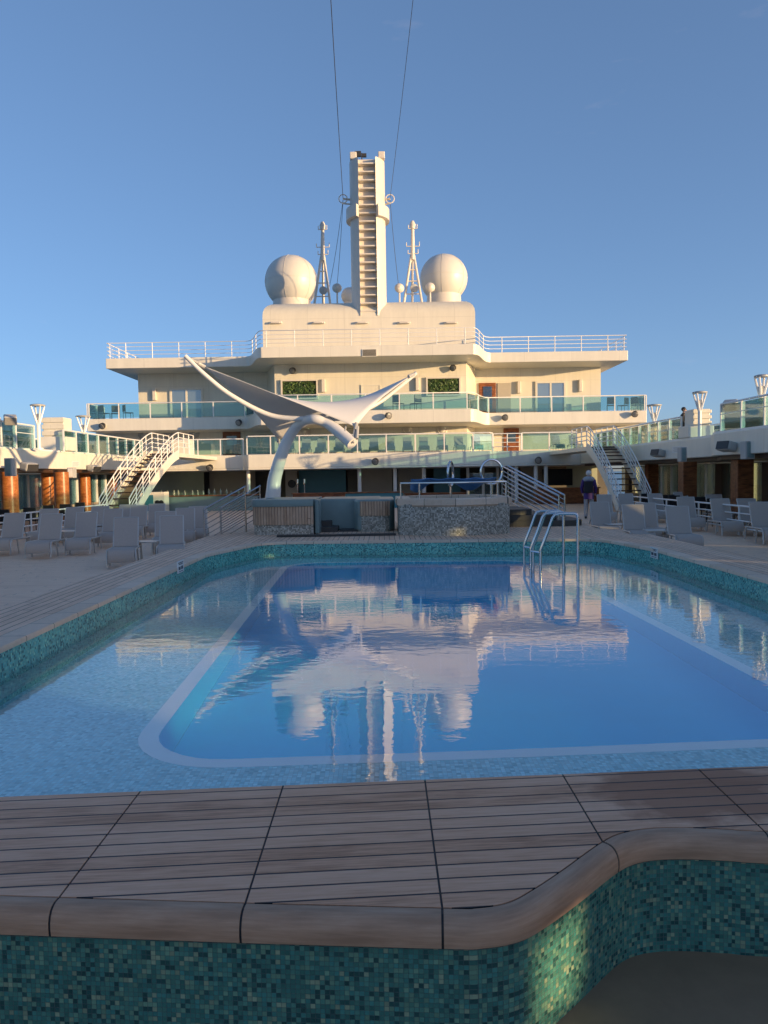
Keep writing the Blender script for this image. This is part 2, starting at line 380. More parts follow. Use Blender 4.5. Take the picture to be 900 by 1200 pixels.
def thing(name,label,cat,loc=(0,0,0),rz=0,group=None):
    o=bpy.data.objects.new(name,None);COL.objects.link(o);o.location=loc;o.rotation_euler=(0,0,rz);o.empty_display_size=.2
    WORLD[o.name]=Matrix.Translation(loc)@Matrix.Rotation(rz,4,'Z')
    return tag(o,label,cat,group)
def local(o):   # parts of this thing are modelled in its own coordinates
    WORLD.pop(o.name,None);return o
def dup(root,loc,rz,label=None,group=None):
    r=root.copy();COL.objects.link(r);r.location=loc;r.rotation_euler=(0,0,rz)
    if label: r['label']=label
    if group: r['group']=group
    for ch in list(root.children):
        c=ch.copy();COL.objects.link(c);c.parent=r
        for g in list(ch.children):
            d=g.copy();COL.objects.link(d);d.parent=c
    return r
DECK=-.35;WZ=-.30
# ------------------------------------------------------------------ setting: sea and decks
b=MB();b.add([(math.cos(i*math.pi/24)*40000,math.sin(i*math.pi/24)*40000,-26) for i in range(48)],[tuple(range(48))])
tag(b.build('sea','sea'),kind='structure')
b=MB()
for x0,x1,y0,y1 in ((-17.4,-4.5,-5,56),(6.25,15.9,-5,56),(-4.5,6.25,24.5,56)):
    b.add([(x0,y0,DECK),(x1,y0,DECK),(x1,y1,DECK),(x0,y1,DECK)],[(0,1,2,3)])
tag(b.build('deck','deck'),kind='structure')
b=MB();b.add([(-4.9,-5,-.5),(6.25,-5,-.5),(6.25,3.3,-.5),(-4.9,3.3,-.5)],[(0,1,2,3)])
tag(b.build('floor','floorniche'),kind='structure')
# ------------------------------------------------------------------ the pool
NE=lambda x:3.69+.062*x
POOL=rounded([(-3.48,NE(-3.48)),(5.15,NE(5.15)),(5.15,14.6),(4.75,17.02),(-2.75,17.45),(-3.48,14.9)],[.25,.25,2.2,.8,.8,1.6],8)
pool=thing('swimming_pool','large teal tiled swimming pool with deep blue basin and pale inner band','swimming pool',(0.8,10,WZ))
b=MB();b.sweep(POOL,[(0,.0),(0,-.41)],True);b.build('wall','mosaicpool',pool)
b=MB();b.sweep(offset(POOL,-.004,True),[(0,-.405),(-.16,-.405),(-.16,-.47)],True);b.build('ledge','ledge',pool)
b=MB();b.sweep(offset(POOL,-.155,True),[(0,-.47),(0,-.60)],True);b.build('lower_wall','mosaicpool',pool)
BO=rounded([(-1.88,5.08),(3.62,5.36),(3.14,16.3),(-2.16,16.52)],[.75,.6,.9,.9],8);BI=offset(BO,-.15,True)
ringmesh('shelf_floor',offset(POOL,-.15,True),BO,-.58,'shelf',pool)
ringmesh('band',BO,BI,-.578,'band',pool)
b=MB();b.sweep(BI,[(0,-.578),(0,-1.05)],True);b.build('basin_wall','basin',pool)
ringmesh('basin_floor',offset(BI,-.002,True),None,-1.05,'basin',pool)
ringmesh('water',offset(POOL,-.002,True),None,WZ,'water')
tag(bpy.data.objects['water'],kind='structure')
# coping round three sides (the near side is the teak ledge)
cp=[p for p in POOL]
i0=max(range(len(POOL)),key=lambda i:POOL[i][0]-POOL[i][1]*.8)
o=POOL[i0+4:]+[POOL[0]]
o=[(5.15,4.0)]+[p for p in POOL if p[1]>6]+[(-3.48,3.55)]
dense=[]
for a,c in zip(o,o[1:]):
    L=math.dist(a,c);k=max(1,int(L/.5))
    dense+=[(a[0]+(c[0]-a[0])*j/k,a[1]+(c[1]-a[1])*j/k) for j in range(k)]
dense.append(o[-1])
b=MB();b.sweep(dense,[(-.02,-.05),(-.022,-.012),(-.012,.003),(.22,.003),(.24,0),(.24,-.05)]);b.build('coping','coping',pool,True)
for (px,py,X) in ((211,664,-3.468),(767,648,5.138)):
    p=atx(px,py,X);q=MB();sx=1 if X<0 else -1;q.box(X,X+sx*.012,p.y-.2,p.y+.2,p.z-.1,p.z+.1);sg=q.build('sign','sign',pool)
    q=MB()
    for (dy,dz,w,h) in ((0,.07,.3,.014),(.0,.045,.24,.014),(-.08,-.02,.12,.055),(.08,-.02,.12,.055),(0,-.075,.28,.012)):
        q.box(X+sx*.012,X+sx*.015,p.y+dy-w/2,p.y+dy+w/2,p.z+dz-h/2,p.z+dz+h/2)
    q.build('lettering','ink',sg)
# raised teak surround
outer=[(-4.5,2.6),(-4.5,24.5),(6.25,24.5),(6.25,2.6)]
rin=[(5.39,2.6)]+[p for p in offset(dense,.24)]+[(-3.72,2.6)]
sur=thing('pool_surround','raised teak deck surround framing the swimming pool','deck surround',(0,20,DECK))
ringmesh('teak_top',[(-4.5,2.6),(-3.72,2.6)]+offset(dense,.24)[::-1]+[(5.39,2.6),(6.25,2.6),(6.25,24.5),(-4.5,24.5)],None,0,'teakfar',sur)
b=MB();b.add([(-4.5,2.6,0),(-4.5,24.5,0),(6.25,24.5,0),(6.25,2.6,0),(-4.5,2.6,-.6),(-4.5,24.5,-.6),(6.25,24.5,-.6),(6.25,2.6,-.6)],[(0,1,5,4),(1,2,6,5),(2,3,7,6)]);b.build('riser','teakfar',sur)
# ------------------------------------------------------------------ near ledge of teak over a mosaic wall
IN=smooth([(-4.9,2.94),(-3,2.83),(-1.42,2.71),(-.5,2.635),(.18,2.585),(.30,2.583),(.41,2.612),(.51,2.69),(.64,2.815),(.85,3.03),(.965,3.115),(1.09,3.152),(1.23,3.155),(1.4,3.135),(1.55,3.11),(2.2,3.05),(4,2.98),(5.3,2.95)],False,8)
def yin(x):
    for a,c in zip(IN,IN[1:]):
        if a[0]<=x<=c[0]: return a[1]+(c[1]-a[1])*(x-a[0])/max(1e-6,c[0]-a[0])
def cut(x0,x1): return [(x0,yin(x0))]+[p for p in IN if x0<p[0]<x1]+[(x1,yin(x1))]
led=thing('pool_ledge','low teak topped ledge with rounded edging over teal mosaic in the foreground','ledge',(0,3,-.5))
J=[-3.93,-3.25,-2.56,-1.875,-1.19,-.51,.18,.865,1.555,2.24,2.93,3.62,4.31]
BP=[(.004,-.004),(.004,0),(.03,-.001),(.045,-.006),(.058,-.016),(.068,-.032),(.074,-.052),(.075,-.075),(.072,-.1),(.004,-.1)]
for x0,x1 in zip(J,J[1:]):
    if x1<-2.5 or x0>3: continue
    g=.0042;pa=cut(x0+g,x1-g)
    e=MB();e.sweep(pa,BP);e.build('edging','bull',led,True,angle=50)
    far=[(x1-g,NE(x1-g)-.0),(x0+g,NE(x0+g))]
    poly=[(p[0],p[1]+.004) for p in pa]+far
    e=MB();e.prism(poly,-.03,0.);e.build('board_panel','teaknear',led)
e=MB();e.sweep(cut(-2.56,3.6),[(a*.965,z-.003) for a,z in BP]);e.build('caulk','seam',led)
e=MB();e.prism([(p[0],p[1]+.002) for p in cut(-2.56,3.6)]+[(3.6,NE(3.6)-.004),(-2.56,NE(-2.56)-.004)],-.04,-.004);e.build('caulk_bed','seam',led)
e=MB();e.sweep(cut(-4.6,5.2),[(.055,-.098),(.055,-.52)]);e.build('mosaic_wall','mosaic',led)
# ------------------------------------------------------------------ stern house
GZ=2.8;UZ=5.42
house=thing('deckhouse','tall cream deckhouse with stepped decks and curved bay across the stern','building',(-1,53,DECK))
def outl(xl,xr,b0,b1,dx,yw,yb,k=8):
    o=[(xl,yw)]
    o+=[(b0-dx+dx*j/k,yw+(yb-yw)*(.5-.5*math.cos(math.pi*j/k))) for j in range(k+1)]
    o+=[(b1+dx*j/k,yb+(yw-yb)*(.5-.5*math.cos(math.pi*j/k))) for j in range(k+1)]
    return o+[(xr,yw)]
X=lambda px,Y:at(px,500,Y).x
xl,xr=at(124,428,50.5).x,at(736,416,50.5).x
ROOF=outl(xl,xr,X(308,47),X(556,47),1.5,50.5,47)
BALC=outl(X(102,50.5),X(758,50.5),X(306,47),X(552,47),1.6,50.5,47.)
GALL=outl(-17.4,15.9,X(290,45.6),X(574,45.6),.5,46.5,45.6,4)
def slab(o,yb,z0,z1,name,mat='white2',bev=.03):
    s=MB();s.prism(o+[(o[-1][0],yb),(o[0][0],yb)],z0,z1);return s.build(name,mat,house,False,bev)
slab(ROOF,60,8.68,9.33,'roof_slab');slab(BALC,53.6,4.62,5.42,'balcony_slab');slab(GALL,55,2.0,2.8,'gallery_slab')
s=MB();s.prism(offset(GALL,.04)+[(15.9,54.9),(-17.4,54.9)],1.90,1.997);s.build('gallery_lip','white2',house)
wl,wr=at(162,455,53.5).x,at(704,445,53.5).x
bl,br=X(323,50),X(547,50)
up=[(wl,60),(wl,53.5),(bl-1.0,53.5),(bl,50.),(br,50.),(br+1.0,53.5),(wr,53.5),(wr,60)]
s=MB();s.prism(up,5.0,8.9);s.build('upper_wall','white',house)
lo=[(X(112,53.55),60),(X(112,53.55),53.55),(-7.9,53.55),(-7.2,51.2),(5.6,51.2),(6.4,53.55),(X(760,53.55),53.55),(X(760,53.55),60)]
s=MB();s.prism(lo,2.7,4.7);s.build('lower_wall','white',house)
# top block with rounded shoulders
bx0,bx1=at(308,390,50.6).x,at(557,390,50.6).x
s=MB();lv=[(9.3,0,0),(11.95,0,0)]+[(11.95+1.25*math.sin(a),1.1*(1-math.cos(a)),3.2*(1-math.cos(a))) for a in [math.pi/2*k/7 for k in range(1,8)]]
vs=[];fs=[]
for z,i,j in lv: vs+=[(bx0+i,50.6+j,z),(bx1-i,50.6+j,z),(bx1-i,61,z),(bx0+i,61,z)]
for k in range(len(lv)-1):
    for a in range(4): fs.append((4*k+a,4*k+(a+1)%4,4*k+4+(a+1)%4,4*k+4+a))
fs.append(tuple(4*(len(lv)-1)+a for a in range(4)));s.add(vs,fs);s.build('top_block','white',house,True,angle=35)
for px in (323,373,424,473,528):
    p=at(px,379,50.59);s=MB();s.box(p.x-.42,p.x+.42,50.42,50.598,p.z-.03,p.z+.1);s.box(p.x-.3,p.x+.3,50.33,50.419,p.z-.02,p.z+.07);s.build('bulkhead_light','steel',house,False,.03)
p=at(433,413.5,46.98);s=MB();s.box(p.x-.45,p.x+.45,46.95,46.998,p.z-.22,p.z+.22);v_=s.build('vent','white2',house)
s=MB()
for k in range(6): s.box(p.x-.4,p.x+.4,46.93,46.949,p.z-.18+k*.065,p.z-.135+k*.065)
s.build('slat','louvre',v_)
def sliding(px0,px1,py0,py1,Y):
    a=at(px0,py0,Y);c=at(px1,py1,Y);z0=UZ
    s=MB();w=.14
    s.box(a.x,a.x+w,Y-.12,Y-.003,z0,a.z);s.box(c.x-w,c.x,Y-.12,Y-.003,z0,a.z);s.box(a.x+w,c.x-w,Y-.12,Y-.003,a.z-w,a.z)
    mx=(a.x+c.x)/2;s.box(mx-.06,mx+.06,Y-.11,Y-.003,z0,a.z-w);d=s.build('sliding_door','white2',house)
    for q0,q1 in ((a.x+w,mx-.06),(mx+.06,c.x-w)):
        s=MB();s.box(q0,q1,Y-.06,Y-.03,z0,a.z-w);s.build('pane','glassd',d)
sliding(199,239,455,492,53.5);sliding(627,663,447,487,53.5)
def door(px0,px1,pt,Y,z0,glz=True,side=1):
    a=at(px0,pt,Y);c=at(px1,pt,Y)
    s=MB();s.box(a.x,c.x,Y-.08,Y-.003,z0,a.z);d=s.build('door','wood',house,False,.02)
    w=c.x-a.x;s=MB();s.box(a.x+.22*w,c.x-.22*w,Y-.1,Y-.082,a.z-.95,a.z-.3);s.build('pane','glassw' if glz else 'lens',d)
    s=MB();s.tube([(c.x-.1,Y-.14,z0+1.),(c.x-.28,Y-.14,z0+1.)],.02,6);s.build('handle','chrome',d)
door(261,282,506,53.55,2.8);door(590,608,502,53.55,2.8)
a=at(561,449,53.5);c=at(581,449,53.5);s=MB()
s.box(a.x,c.x,53.40,53.497,UZ,a.z);d=s.build('door','wood',house,False,.02)
s=MB();s.box(a.x+.28,c.x-.28,53.36,53.399,UZ+.5,a.z-.25);s.build('pane','glassc',d)
s=MB();s.box(a.x+1.3,a.x+2.2,53.42,53.497,UZ,a.z-.02);s.build('door_leaf','tan',house)
# wall lights, portholes
for px,py in ((181,462),(608,454),(680,452)):
    p=at(px,py,53.4);s=MB();s.box(p.x-.12,p.x+.12,53.25,53.498,p.z-.42,p.z+.42);s.build('wall_light','steel',house,False,.03)
for px,py in ((379,452),(489,450)):
    p=at(px,py,49.9);s=MB();s.box(p.x-.12,p.x+.12,49.75,49.998,p.z-.42,p.z+.42);s.build('wall_light','steel',house,False,.03)
for px,py,Y in ((168,509,53.54),(197,508.5,53.54),(228,508,53.54),(357,506,51.19),(478,503,51.19),(518,503,51.19),(641,498,53.54),(669,497.5,53.54),(697,497,53.54)):
    p=at(px,py,Y);s=MB();s.lathe([(.36,0),(.36,.05),(.30,.1),(.27,.07),(.2,.14),(.0,.19)],(p.x,Y,p.z),20,(0,-1,0));s.build('porthole','grey' if px<300 else 'steel',house,True)
a=at(423,451,49.95);c=at(446,471,49.95);s=MB()
for q in ((a.x,c.x,a.z-.06,a.z),(a.x,a.x+.06,UZ,a.z-.061),(c.x-.06,c.x,UZ,a.z-.061)): s.box(q[0],q[1],49.93,49.998,q[2],q[3])
h_=s.build('hatch_frame','white2',house)
s=MB();s.box(a.x+.061,c.x-.061,49.96,49.997,UZ,a.z-.062);s.build('hatch_door','white',h_)
# planted windows
for px0,px1,py0,py1 in ((331,371,447,466),(501,538,444,462)):
    a=at(px0,py0,49.95);c=at(px1,py1,49.95)
    s=MB();w=.1;s.box(a.x-w,c.x+w,49.82,49.998,a.z,a.z+w);s.box(a.x-w,c.x+w,49.82,49.998,c.z-w,c.z);s.box(a.x-w,a.x,49.82,49.998,c.z,a.z);s.box(c.x,c.x+w,49.82,49.998,c.z,a.z)
    wd=s.build('planted_window','steel',house)
    s=MB();s.box(a.x,c.x,49.93,49.997,c.z,a.z);s.build('backing','soil',wd)
    for mt,kk in (('leaf',260),('leaf2',110)):
        s=MB()
        for _ in range(kk):
            q=Vector((random.uniform(a.x+.05,c.x-.05),random.uniform(49.83,49.92),random.uniform(c.z+.05,a.z-.05)))
            u=Vector((random.uniform(-1,1),random.uniform(-.5,.1),random.uniform(-1,1))).normalized()*random.uniform(.06,.16);w_=u.cross(Vector((random.uniform(-.4,.4),-1,random.uniform(-.4,.4)))).normalized()*.035
            s.add([q-u,q+w_,q+u,q-w_],[(0,1,2,3)])
        s.build('foliage',mt,wd,recalc=False)
# rooms under the gallery
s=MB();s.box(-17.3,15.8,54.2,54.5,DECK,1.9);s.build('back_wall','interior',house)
s=MB();s.box(-17.3,15.8,46.8,54.2,1.86,1.897);s.build('ceiling','dimceiling',house)
def panel(px0,px1,py0,py1,Y,mat,name,th=.06):
    a=at(px0,py0,Y);c=at(px1,py1,Y);s=MB();s.box(a.x,c.x,Y,Y+th,max(DECK,c.z),min(1.88,a.z));return s.build(name,mat,house,False,.01)
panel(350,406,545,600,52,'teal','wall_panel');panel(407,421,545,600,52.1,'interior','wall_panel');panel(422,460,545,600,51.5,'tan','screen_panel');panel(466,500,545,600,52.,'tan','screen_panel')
panel(165,240,545,600,53.,'green','wall_panel');panel(245,300,545,600,53.6,'tan','wall_panel');panel(334,349,545,600,51.,'tan','door_panel')
p=at(342,567,50.97);s=MB();s.lathe([(.26,0),(.26,.03),(.2,.05),(.2,.02),(0,.02)],(p.x,50.97,p.z),18,(0,-1,0));s.build('round_window','louvre',house)
panel(610,640,545,600,52,'tan','wall_panel');panel(664,700,545,600,52.4,'green','wall_panel')
panel(508,540,545,600,52.2,'teal','wall_panel')
for px in (548,566,583,600):
    a=at(px,550,50.);s=MB();s.box(a.x-.08,a.x+.08,49.9,50.1,DECK,1.86);s.build('door_frame','pipe',house)
s=MB();a=at(548,560,50);c=at(600,560,50);s.box(a.x,c.x,49.98,50.02,DECK,1.5);s.build('glass_door','glassw',house)
for px in (290,421,463,497,606,629,641):
    a=at(px,560,46.6);s=MB();s.lathe([(.12,DECK),(.12,1.9)],(a.x,46.9,0),12);s.build('column','pipe',house,True)
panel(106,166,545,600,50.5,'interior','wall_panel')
# television
p=at(653,560,51);s=MB();s.box(p.x-1.,p.x+1.,50.9,51.0,p.z-.5,p.z+.6)
tv=tag(s.build('television','black',None,False,.02),'black flat television hanging behind the starboard bar','television')
# ---------------- balustrades
def along(path,step):
    P=[Vector(p) for p in path];L=[0]
    for a,c in zip(P,P[1:]): L.append(L[-1]+(c-a).length)
    n=max(1,round(L[-1]/step));o=[]
    for k in range(n+1):
        d=L[-1]*k/n
        for i in range(len(P)-1):
            if d<=L[i+1]+1e-6:
                t_=(d-L[i])/max(1e-9,L[i+1]-L[i]);q=P[i].lerp(P[i+1],t_);o.append((q.x,q.y));break
    return o
def balustrade(name,label,path,z,h,step,group=None,rail=.035,gap=.06,post=.03,pm='pipe',ins=.12,mid=()):
    path=offset(path,-ins);P=along(path,step);c=P[len(P)//2]
    th=thing(name,label,'balustrade',(c[0],c[1],z),0,group)
    for q in P:
        s=MB();s.box(q[0]-post,q[0]+post,q[1]-post,q[1]+post,z,z+h);s.build('post',pm,th)
    s=MB();s.tube([(x,y,z+h) for x,y in path],rail,8);s.build('top_rail',pm,th,True)
    for hh in mid:
        s=MB();s.tube([(x,y,z+hh) for x,y in path],.016,6);s.build('mid_rail',pm,th,True)
    for a,b_ in zip(P,P[1:]):
        A=Vector((*a,0));B=Vector((*b_,0));d=(B-A).normalized()*.05
        s=MB();s.bar(A+d+Vector((0,0,z+gap+(h-gap-.05)/2)),B-d+Vector((0,0,z+gap+(h-gap-.05)/2)),.016,h-gap-.06);s.build('glass_pane','glassb',th)
    return th
balustrade('glass_balustrade','teal glass balustrade along the upper balcony of the cream deckhouse',BALC,UZ,1.0,2.1)
xs=X(226,46.5)
balustrade('glass_balustrade','teal glass balustrade in front of the loungers on the middle gallery',[p for p in GALL if X(288,46)-.2<p[0]<X(576,46)+.3],GZ,1.08,1.7)
balustrade('glass_balustrade','glass balustrade left of the middle gallery by the brown cabin door',[(X(204,46.5),46.5),(X(284,46.5),46.5)],GZ,.98,1.3)
balustrade('glass_balustrade','glass balustrade right of the middle gallery beside the starboard stairs',[(X(612,46.5),46.5),(X(676,46.5),46.5)],GZ,1.08,1.7)
# balcony end panels
for X_,y0,y1,lb in ((BALC[0][0],50.6,53.4,'short glass return at the port end of the upper balcony'),(BALC[-1][0],53.4,50.6,'short glass return at the starboard end of the upper balcony')):
    balustrade('glass_balustrade',lb,[(X_,y1),(X_,y0)] if X_<0 else [(X_,y1),(X_,y0)][::1],UZ,1.0,1.5,ins=.12 if X_<0 else .12)
# gallery rail where there is no glass
def piperail(name,label,path,z,h,step,nr,ins=.1,r=.028,mat='pipe',cat='railing'):
    path=offset(path,-ins);P=along(path,step);c=P[len(P)//2];th=thing(name,label,cat,(c[0],c[1],z))
    for q in P:
        s=MB();s.tube([(q[0],q[1],z),(q[0],q[1],z+h)],r*1.1,6);s.build('post',mat,th,True)
    for k in range(nr):
        s=MB();s.tube([(x,y,z+h*(k+1)/nr) for x,y in path],r if k==nr-1 else r*.75,6);s.build('rail',mat,th,True)
    return th
ROOFR=[(ROOF[0][0],58)]+ROOF+[(ROOF[-1][0],58)]
piperail('roof_railing','white pipe railing round the edge of the open top deck',ROOFR,9.33,1.0,1.75,4,.12,.026)
piperail('gallery_railing','short white pipe railing before the starboard cabin door',[(X(578,46.5),46.5),(X(611,46.5),46.5)],GZ,1.05,1.,4)
# ---------------- funnel mast
mz=lambda py:at(430,py,51).z
mst=thing('signal_mast','tall cream mast with ladder rungs between two flanges on top of the deckhouse','mast',(X(431,52),52,11.9))
mx=lambda px:at(px,280,51).x
zt=mz(187);zb=11.6
x0,x1,x2,x3=mx(410.5),mx(421.5),mx(441.5),mx(452)
cxm=(x0+x3)/2;hw=(x3-x0)/2
yc=51.62;dp=1.25;sw=(x2-x1)/2
ang=math.asin(min(.99,sw/hw))
arc_=[(cxm+hw*math.sin(t_),yc-dp*math.cos(t_)) for t_ in [ang+(2*math.pi-2*ang)*k/36 for k in range(37)]]
s=MB();s.prism(arc_+[(cxm-sw,yc-.62),(cxm+sw,yc-.62)],11.85,zt);s.build('trunk','steel',mst,True,angle=30)
n=19
for k in range(n):
    z=mz(366)+(mz(194)-mz(366))*k/(n-1)
    s=MB();s.box(cxm-sw+.003,cxm+sw-.003,yc-1.02,yc-.63,z-.045,z+.045);s.build('rung','steel',mst,False,.02)
s=MB();zc=mz(243);pr=[(1.5*1.0,0)];o_=[]
ring=[(cxm+(hw+.27)*math.sin(t_),yc-(dp+.35)*math.cos(t_)) for t_ in [ang+.02+(2*math.pi-2*ang-.04)*k/36 for k in range(37)]]
rin_=[(cxm+(hw-.05)*math.sin(t_),yc-(dp-.05)*math.cos(t_)) for t_ in [ang+.02+(2*math.pi-2*ang-.04)*k/36 for k in range(37)]]
s.prism(ring+rin_[::-1],zc-.75,zc-.0);s.build('collar','steel',mst)
for px,sg in ((402,-1),(457,1)):
    p=at(px,233,51.4);s=MB();s.tube([(cxm+sg*hw*.9,51.6,p.z),(p.x,51.4,p.z)],.07,6);s.tube([(cxm+sg*hw*.9,51.6,p.z-.3),(p.x,51.4,p.z-.3)],.05,6)
    s.tube([(p.x+.28*math.cos(a),51.4,p.z+.28*math.sin(a)) for a in [2*math.pi*k/12 for k in range(12)]],.035,6,True);s.build('outrigger','steel',mst)
for px in (414,447):
    p=at(px,187,51.);s=MB();s.box(p.x-.22,p.x+.22,50.8,51.3,zt,zt+.45);s.build('cap_box','steel',mst,False,.05)
p=at(424,185,51.);s=MB();s.tube([(p.x,51.2,zt-.2),(p.x,51.2,zt+.5)],.04,6);s.box(p.x-.45,p.x-.05,51.1,51.35,zt+.3,zt+.6);s.box(p.x-.02,p.x+.3,51.1,51.3,zt+.25,zt+.45);s.build('camera_head','louvre',mst)
# radomes
def radome(px,py,r,Y,label):
    p=at(px,py,Y);rr=r/F*Y
    th=thing('radome',label,'radome',(p.x,Y,13.2),0,'radomes on the deckhouse roof')
    s=MB();s.ball(p,rr,40,22);dm=s.build('dome','dome',th,True,angle=80)
    s=MB();s.lathe([(rr*.75,-rr*1.25),(rr*.7,-rr*.6)],p,24);s.build('pedestal','steel',th,True)
    s=MB()
    s.tube([p+Vector((rr*1.0015*math.cos(a),rr*1.0015*math.sin(a),.02)) for a in [2*math.pi*k/48 for k in range(48)]],.012,4,True)
    for q in range(6):
        g=math.pi*q/3+.35
        s.tube([p+rr*1.0015*Vector((math.cos(t_)*math.cos(g),math.cos(t_)*math.sin(g),math.sin(t_))) for t_ in [-.9+2.3*k/20 for k in range(21)]],.012,4)
    s.build('panel_seam','steel',dm)
radome(341.5,331,30.5,59,'large white radome left of the mast with a shaded left side')
radome(520,326.5,27.5,57,'white radome right of the mast behind the lit lattice mast')
radome(410,347,10,60,'small grey radome half hidden behind the foot of the mast')
def lattice(px,pt,pb,hw_,Y,label):
    p=at(px,pb,Y);tp=at(px,pt,Y);th=thing('lattice_mast',label,'mast',(p.x,Y,13.1),0,'lattice masts on the deckhouse roof')
    w=hw_/F*Y;mid=at(px,pt+(pb-pt)*.42,Y);top=Vector((tp.x,Y,tp.z))
    for a in (-1,1):
        s=MB();s.tube([(p.x+a*w,Y-.5,13.1),(mid.x+a*.1,Y,mid.z)],.085,8);s.build('leg','steel',th,True)
    s=MB();s.tube([(p.x,Y+1.,13.1),(mid.x,Y+.05,mid.z)],.085,8);s.build('leg','steel',th,True)
    s=MB();s.tube([(mid.x,Y,mid.z-.3),(top.x,Y,top.z)],[.17,.11],8);s.build('pole','steel',th,True)
    s=MB()
    for f in (.25,.5,.72):
        zz=13.1+(mid.z-13.1)*f;ww=w*(1-f)+.1*f;s.tube([(p.x-ww,Y-.5*(1-f),zz),(p.x+ww,Y-.5*(1-f),zz)],.04,6)
    s.tube([(p.x,Y-.2,13.1),(mid.x,Y-.02,mid.z)],.05,6);s.build('brace','steel',th)
    for f,l in ((.05,.35),(.3,.45),(.9,.3)):
        zz=mid.z+(top.z-mid.z)*f;s=MB();s.tube([(top.x-l,Y-.1,zz),(top.x+l,Y-.1,zz)],.03,6);s.tube([(top.x-l,Y-.1,zz),(top.x-l,Y-.1,zz+.25)],.03,6);s.tube([(top.x+l,Y-.1,zz),(top.x+l,Y-.1,zz+.3)],.03,6);s.build('aerial','steel',th)
    s=MB();s.lathe([(.18,-.2),(.22,.1),(.1,.35),(0,.36)],top,10);s.build('head_lamp','steel',th,True)
    s=MB();s.lathe([(.3,0),(.28,.06),(.02,.16)],(p.x+.1,Y-.5,13.1+(mid.z-13.1)*.35),12,(0.2,-1,0));s.build('dish','grey',th,True)
lattice(378,266,348,10,55,'lattice mast with shaded legs between left radome and main mast')
lattice(483.5,265,347,11,54.5,'sunlit lattice mast leaning before the right radome')
def aerial(px,py,pb,Y,label):
    p=at(px,py,Y);th=thing('dish_aerial',label,'aerial',(p.x,Y,13.1),0,'small dish aerials on the deckhouse roof')
    s=MB();s.tube([(p.x,Y,13.1),(p.x,Y,p.z)],.06,6);s.build('stem','steel',th,True)
    s=MB();s.lathe([(.34,0),(.3,.1),(.16,.22),(0,.26)],p-Vector((0,.1,0)),14,(.1,-1,.1));s.build('dish','steel',th,True)
aerial(395,338,349,54,'dark small aerial standing left of the mast foot')
aerial(468,338,347,54,'small dish aerial nearest the mast on its right')
aerial(504,337,347,53.5,'round dish aerial in front of the right radome')
def wire(label,p,q,ext=2.2,r=.022):
    p=Vector(p);q=p+(Vector(q)-p)*ext;s=MB();n=24
    s.tube([p.lerp(q,k/n)-Vector((0,0,.35*math.sin(math.pi*k/n))) for k in range(n+1)],r,5)
    tag(s.build('cable','wire'),label,'cable','cables from the mast')
wire('thin dark cable with beads rising from left outrigger out of the picture',at(402,233,51.4),at(388,0,36),1.5,.02)
wire('thin cable rising from right outrigger of the mast out of the picture',at(457,233,51.4),at(483,0,36),1.5,.014)
wire('thin stay from left outrigger down to dark small aerial',at(402,234,51.4),at(395,334,54),1.,.016)
wire('slack stay from left outrigger down to the shaded lattice mast',at(402,234,51.4),at(386,336,54.5),1.,.016)
wire('thin stay from right outrigger down to nearest small dish aerial',at(457,234,51.4),at(467,334,54),1.,.016)
# ---------------- floodlights
FLN=[0]
def flood(px,py,Y,label,d=(-.3,-.8,-.4),sz=.19):
    p=at(px,py,Y-.32);th=thing('floodlight',label,'floodlight',(p.x,Y,p.z),0,'floodlights on the deckhouse walls')
    d=Vector(d).normalized();s=MB();s.lathe([(sz*.55,-.2),(sz*.95,-.1),(sz*1.1,.06),(sz*1.1,.1)],p,14,d);s.build('housing','black' if sz<.3 else 'grey',th,True)
    s=MB();s.lathe([(sz*.95,.095),(sz*.8,.125),(0,.14)],p,14,d);s.build('lens','lens',th,True)
    s=MB();s.tube([(p.x,Y,p.z+.02),p+Vector((0,.12,.02))],.04,6);s.box(p.x-.12,p.x+.12,Y-.04,Y,p.z-.1,p.z+.14);s.build('bracket','steel',th)
flood(343,434,50,'floodlight high on the bay wall above the left planted window')
flood(531,431,50,'floodlight high on the bay wall above the right planted window',(-.5,-.8,-.3))
flood(120,499,50.5,'floodlight at the port end of the balcony edge')
flood(280,495,50.5,'floodlight on the balcony edge above the left brown door')
flood(455,487,47,'floodlight on the curved balcony edge behind the sail canopy tip',(.5,-.8,-.2))
flood(592,489,50.5,'floodlight on the balcony edge above the right brown door')
flood(744,485,50.5,'floodlight at the starboard end of the balcony edge')
flood(246,548,46.5,'floodlight on the gallery edge right of the port stairs')
flood(440,540.5,45.6,'floodlight on the gallery edge in the middle')
flood(631,539,46.5,'floodlight on the gallery edge left of the starboard stairs')
# ------------------------------------------------------------------ side decks
SZ0,SZ1=1.95,2.68
def side(sg,xin,xout,label):
    th=thing('side_deck',label,'ship deck',(xin,28,DECK))
    P=[(xin,-10),(xin,25.6),(xin+sg*.25,26.4),(xin+sg*.6,27.0),(xin+sg*.9,28),(xin+sg*.9,46.4)]
    poly=P+[(xout,46.4),(xout,-10)]
    s=MB();s.prism(poly,SZ0,SZ1);s.build('fascia','white2',th,False,.03)
    s=MB();Q=[(x+sg*.25,y) for x,y in P];s.prism(Q+[(xout,46.4),(xout,-10)],SZ0-.14,SZ0-.003);s.build('soffit','darkwood',th)
    s=MB();s.prism([(x+sg*.05,y) for x,y in P]+[(x+sg*.3,y) for x,y in P][::-1],SZ1+.002,SZ1+.07);s.build('toe_rail','pipe',th)
    return th,P
dl,PL=side(-1,-13.,-17.4,'raised port side deck with white edge and wood soffit on the left')
dr,PR=side(1,11.,15.9,'raised starboard side deck with white edge and wood soffit on the right')
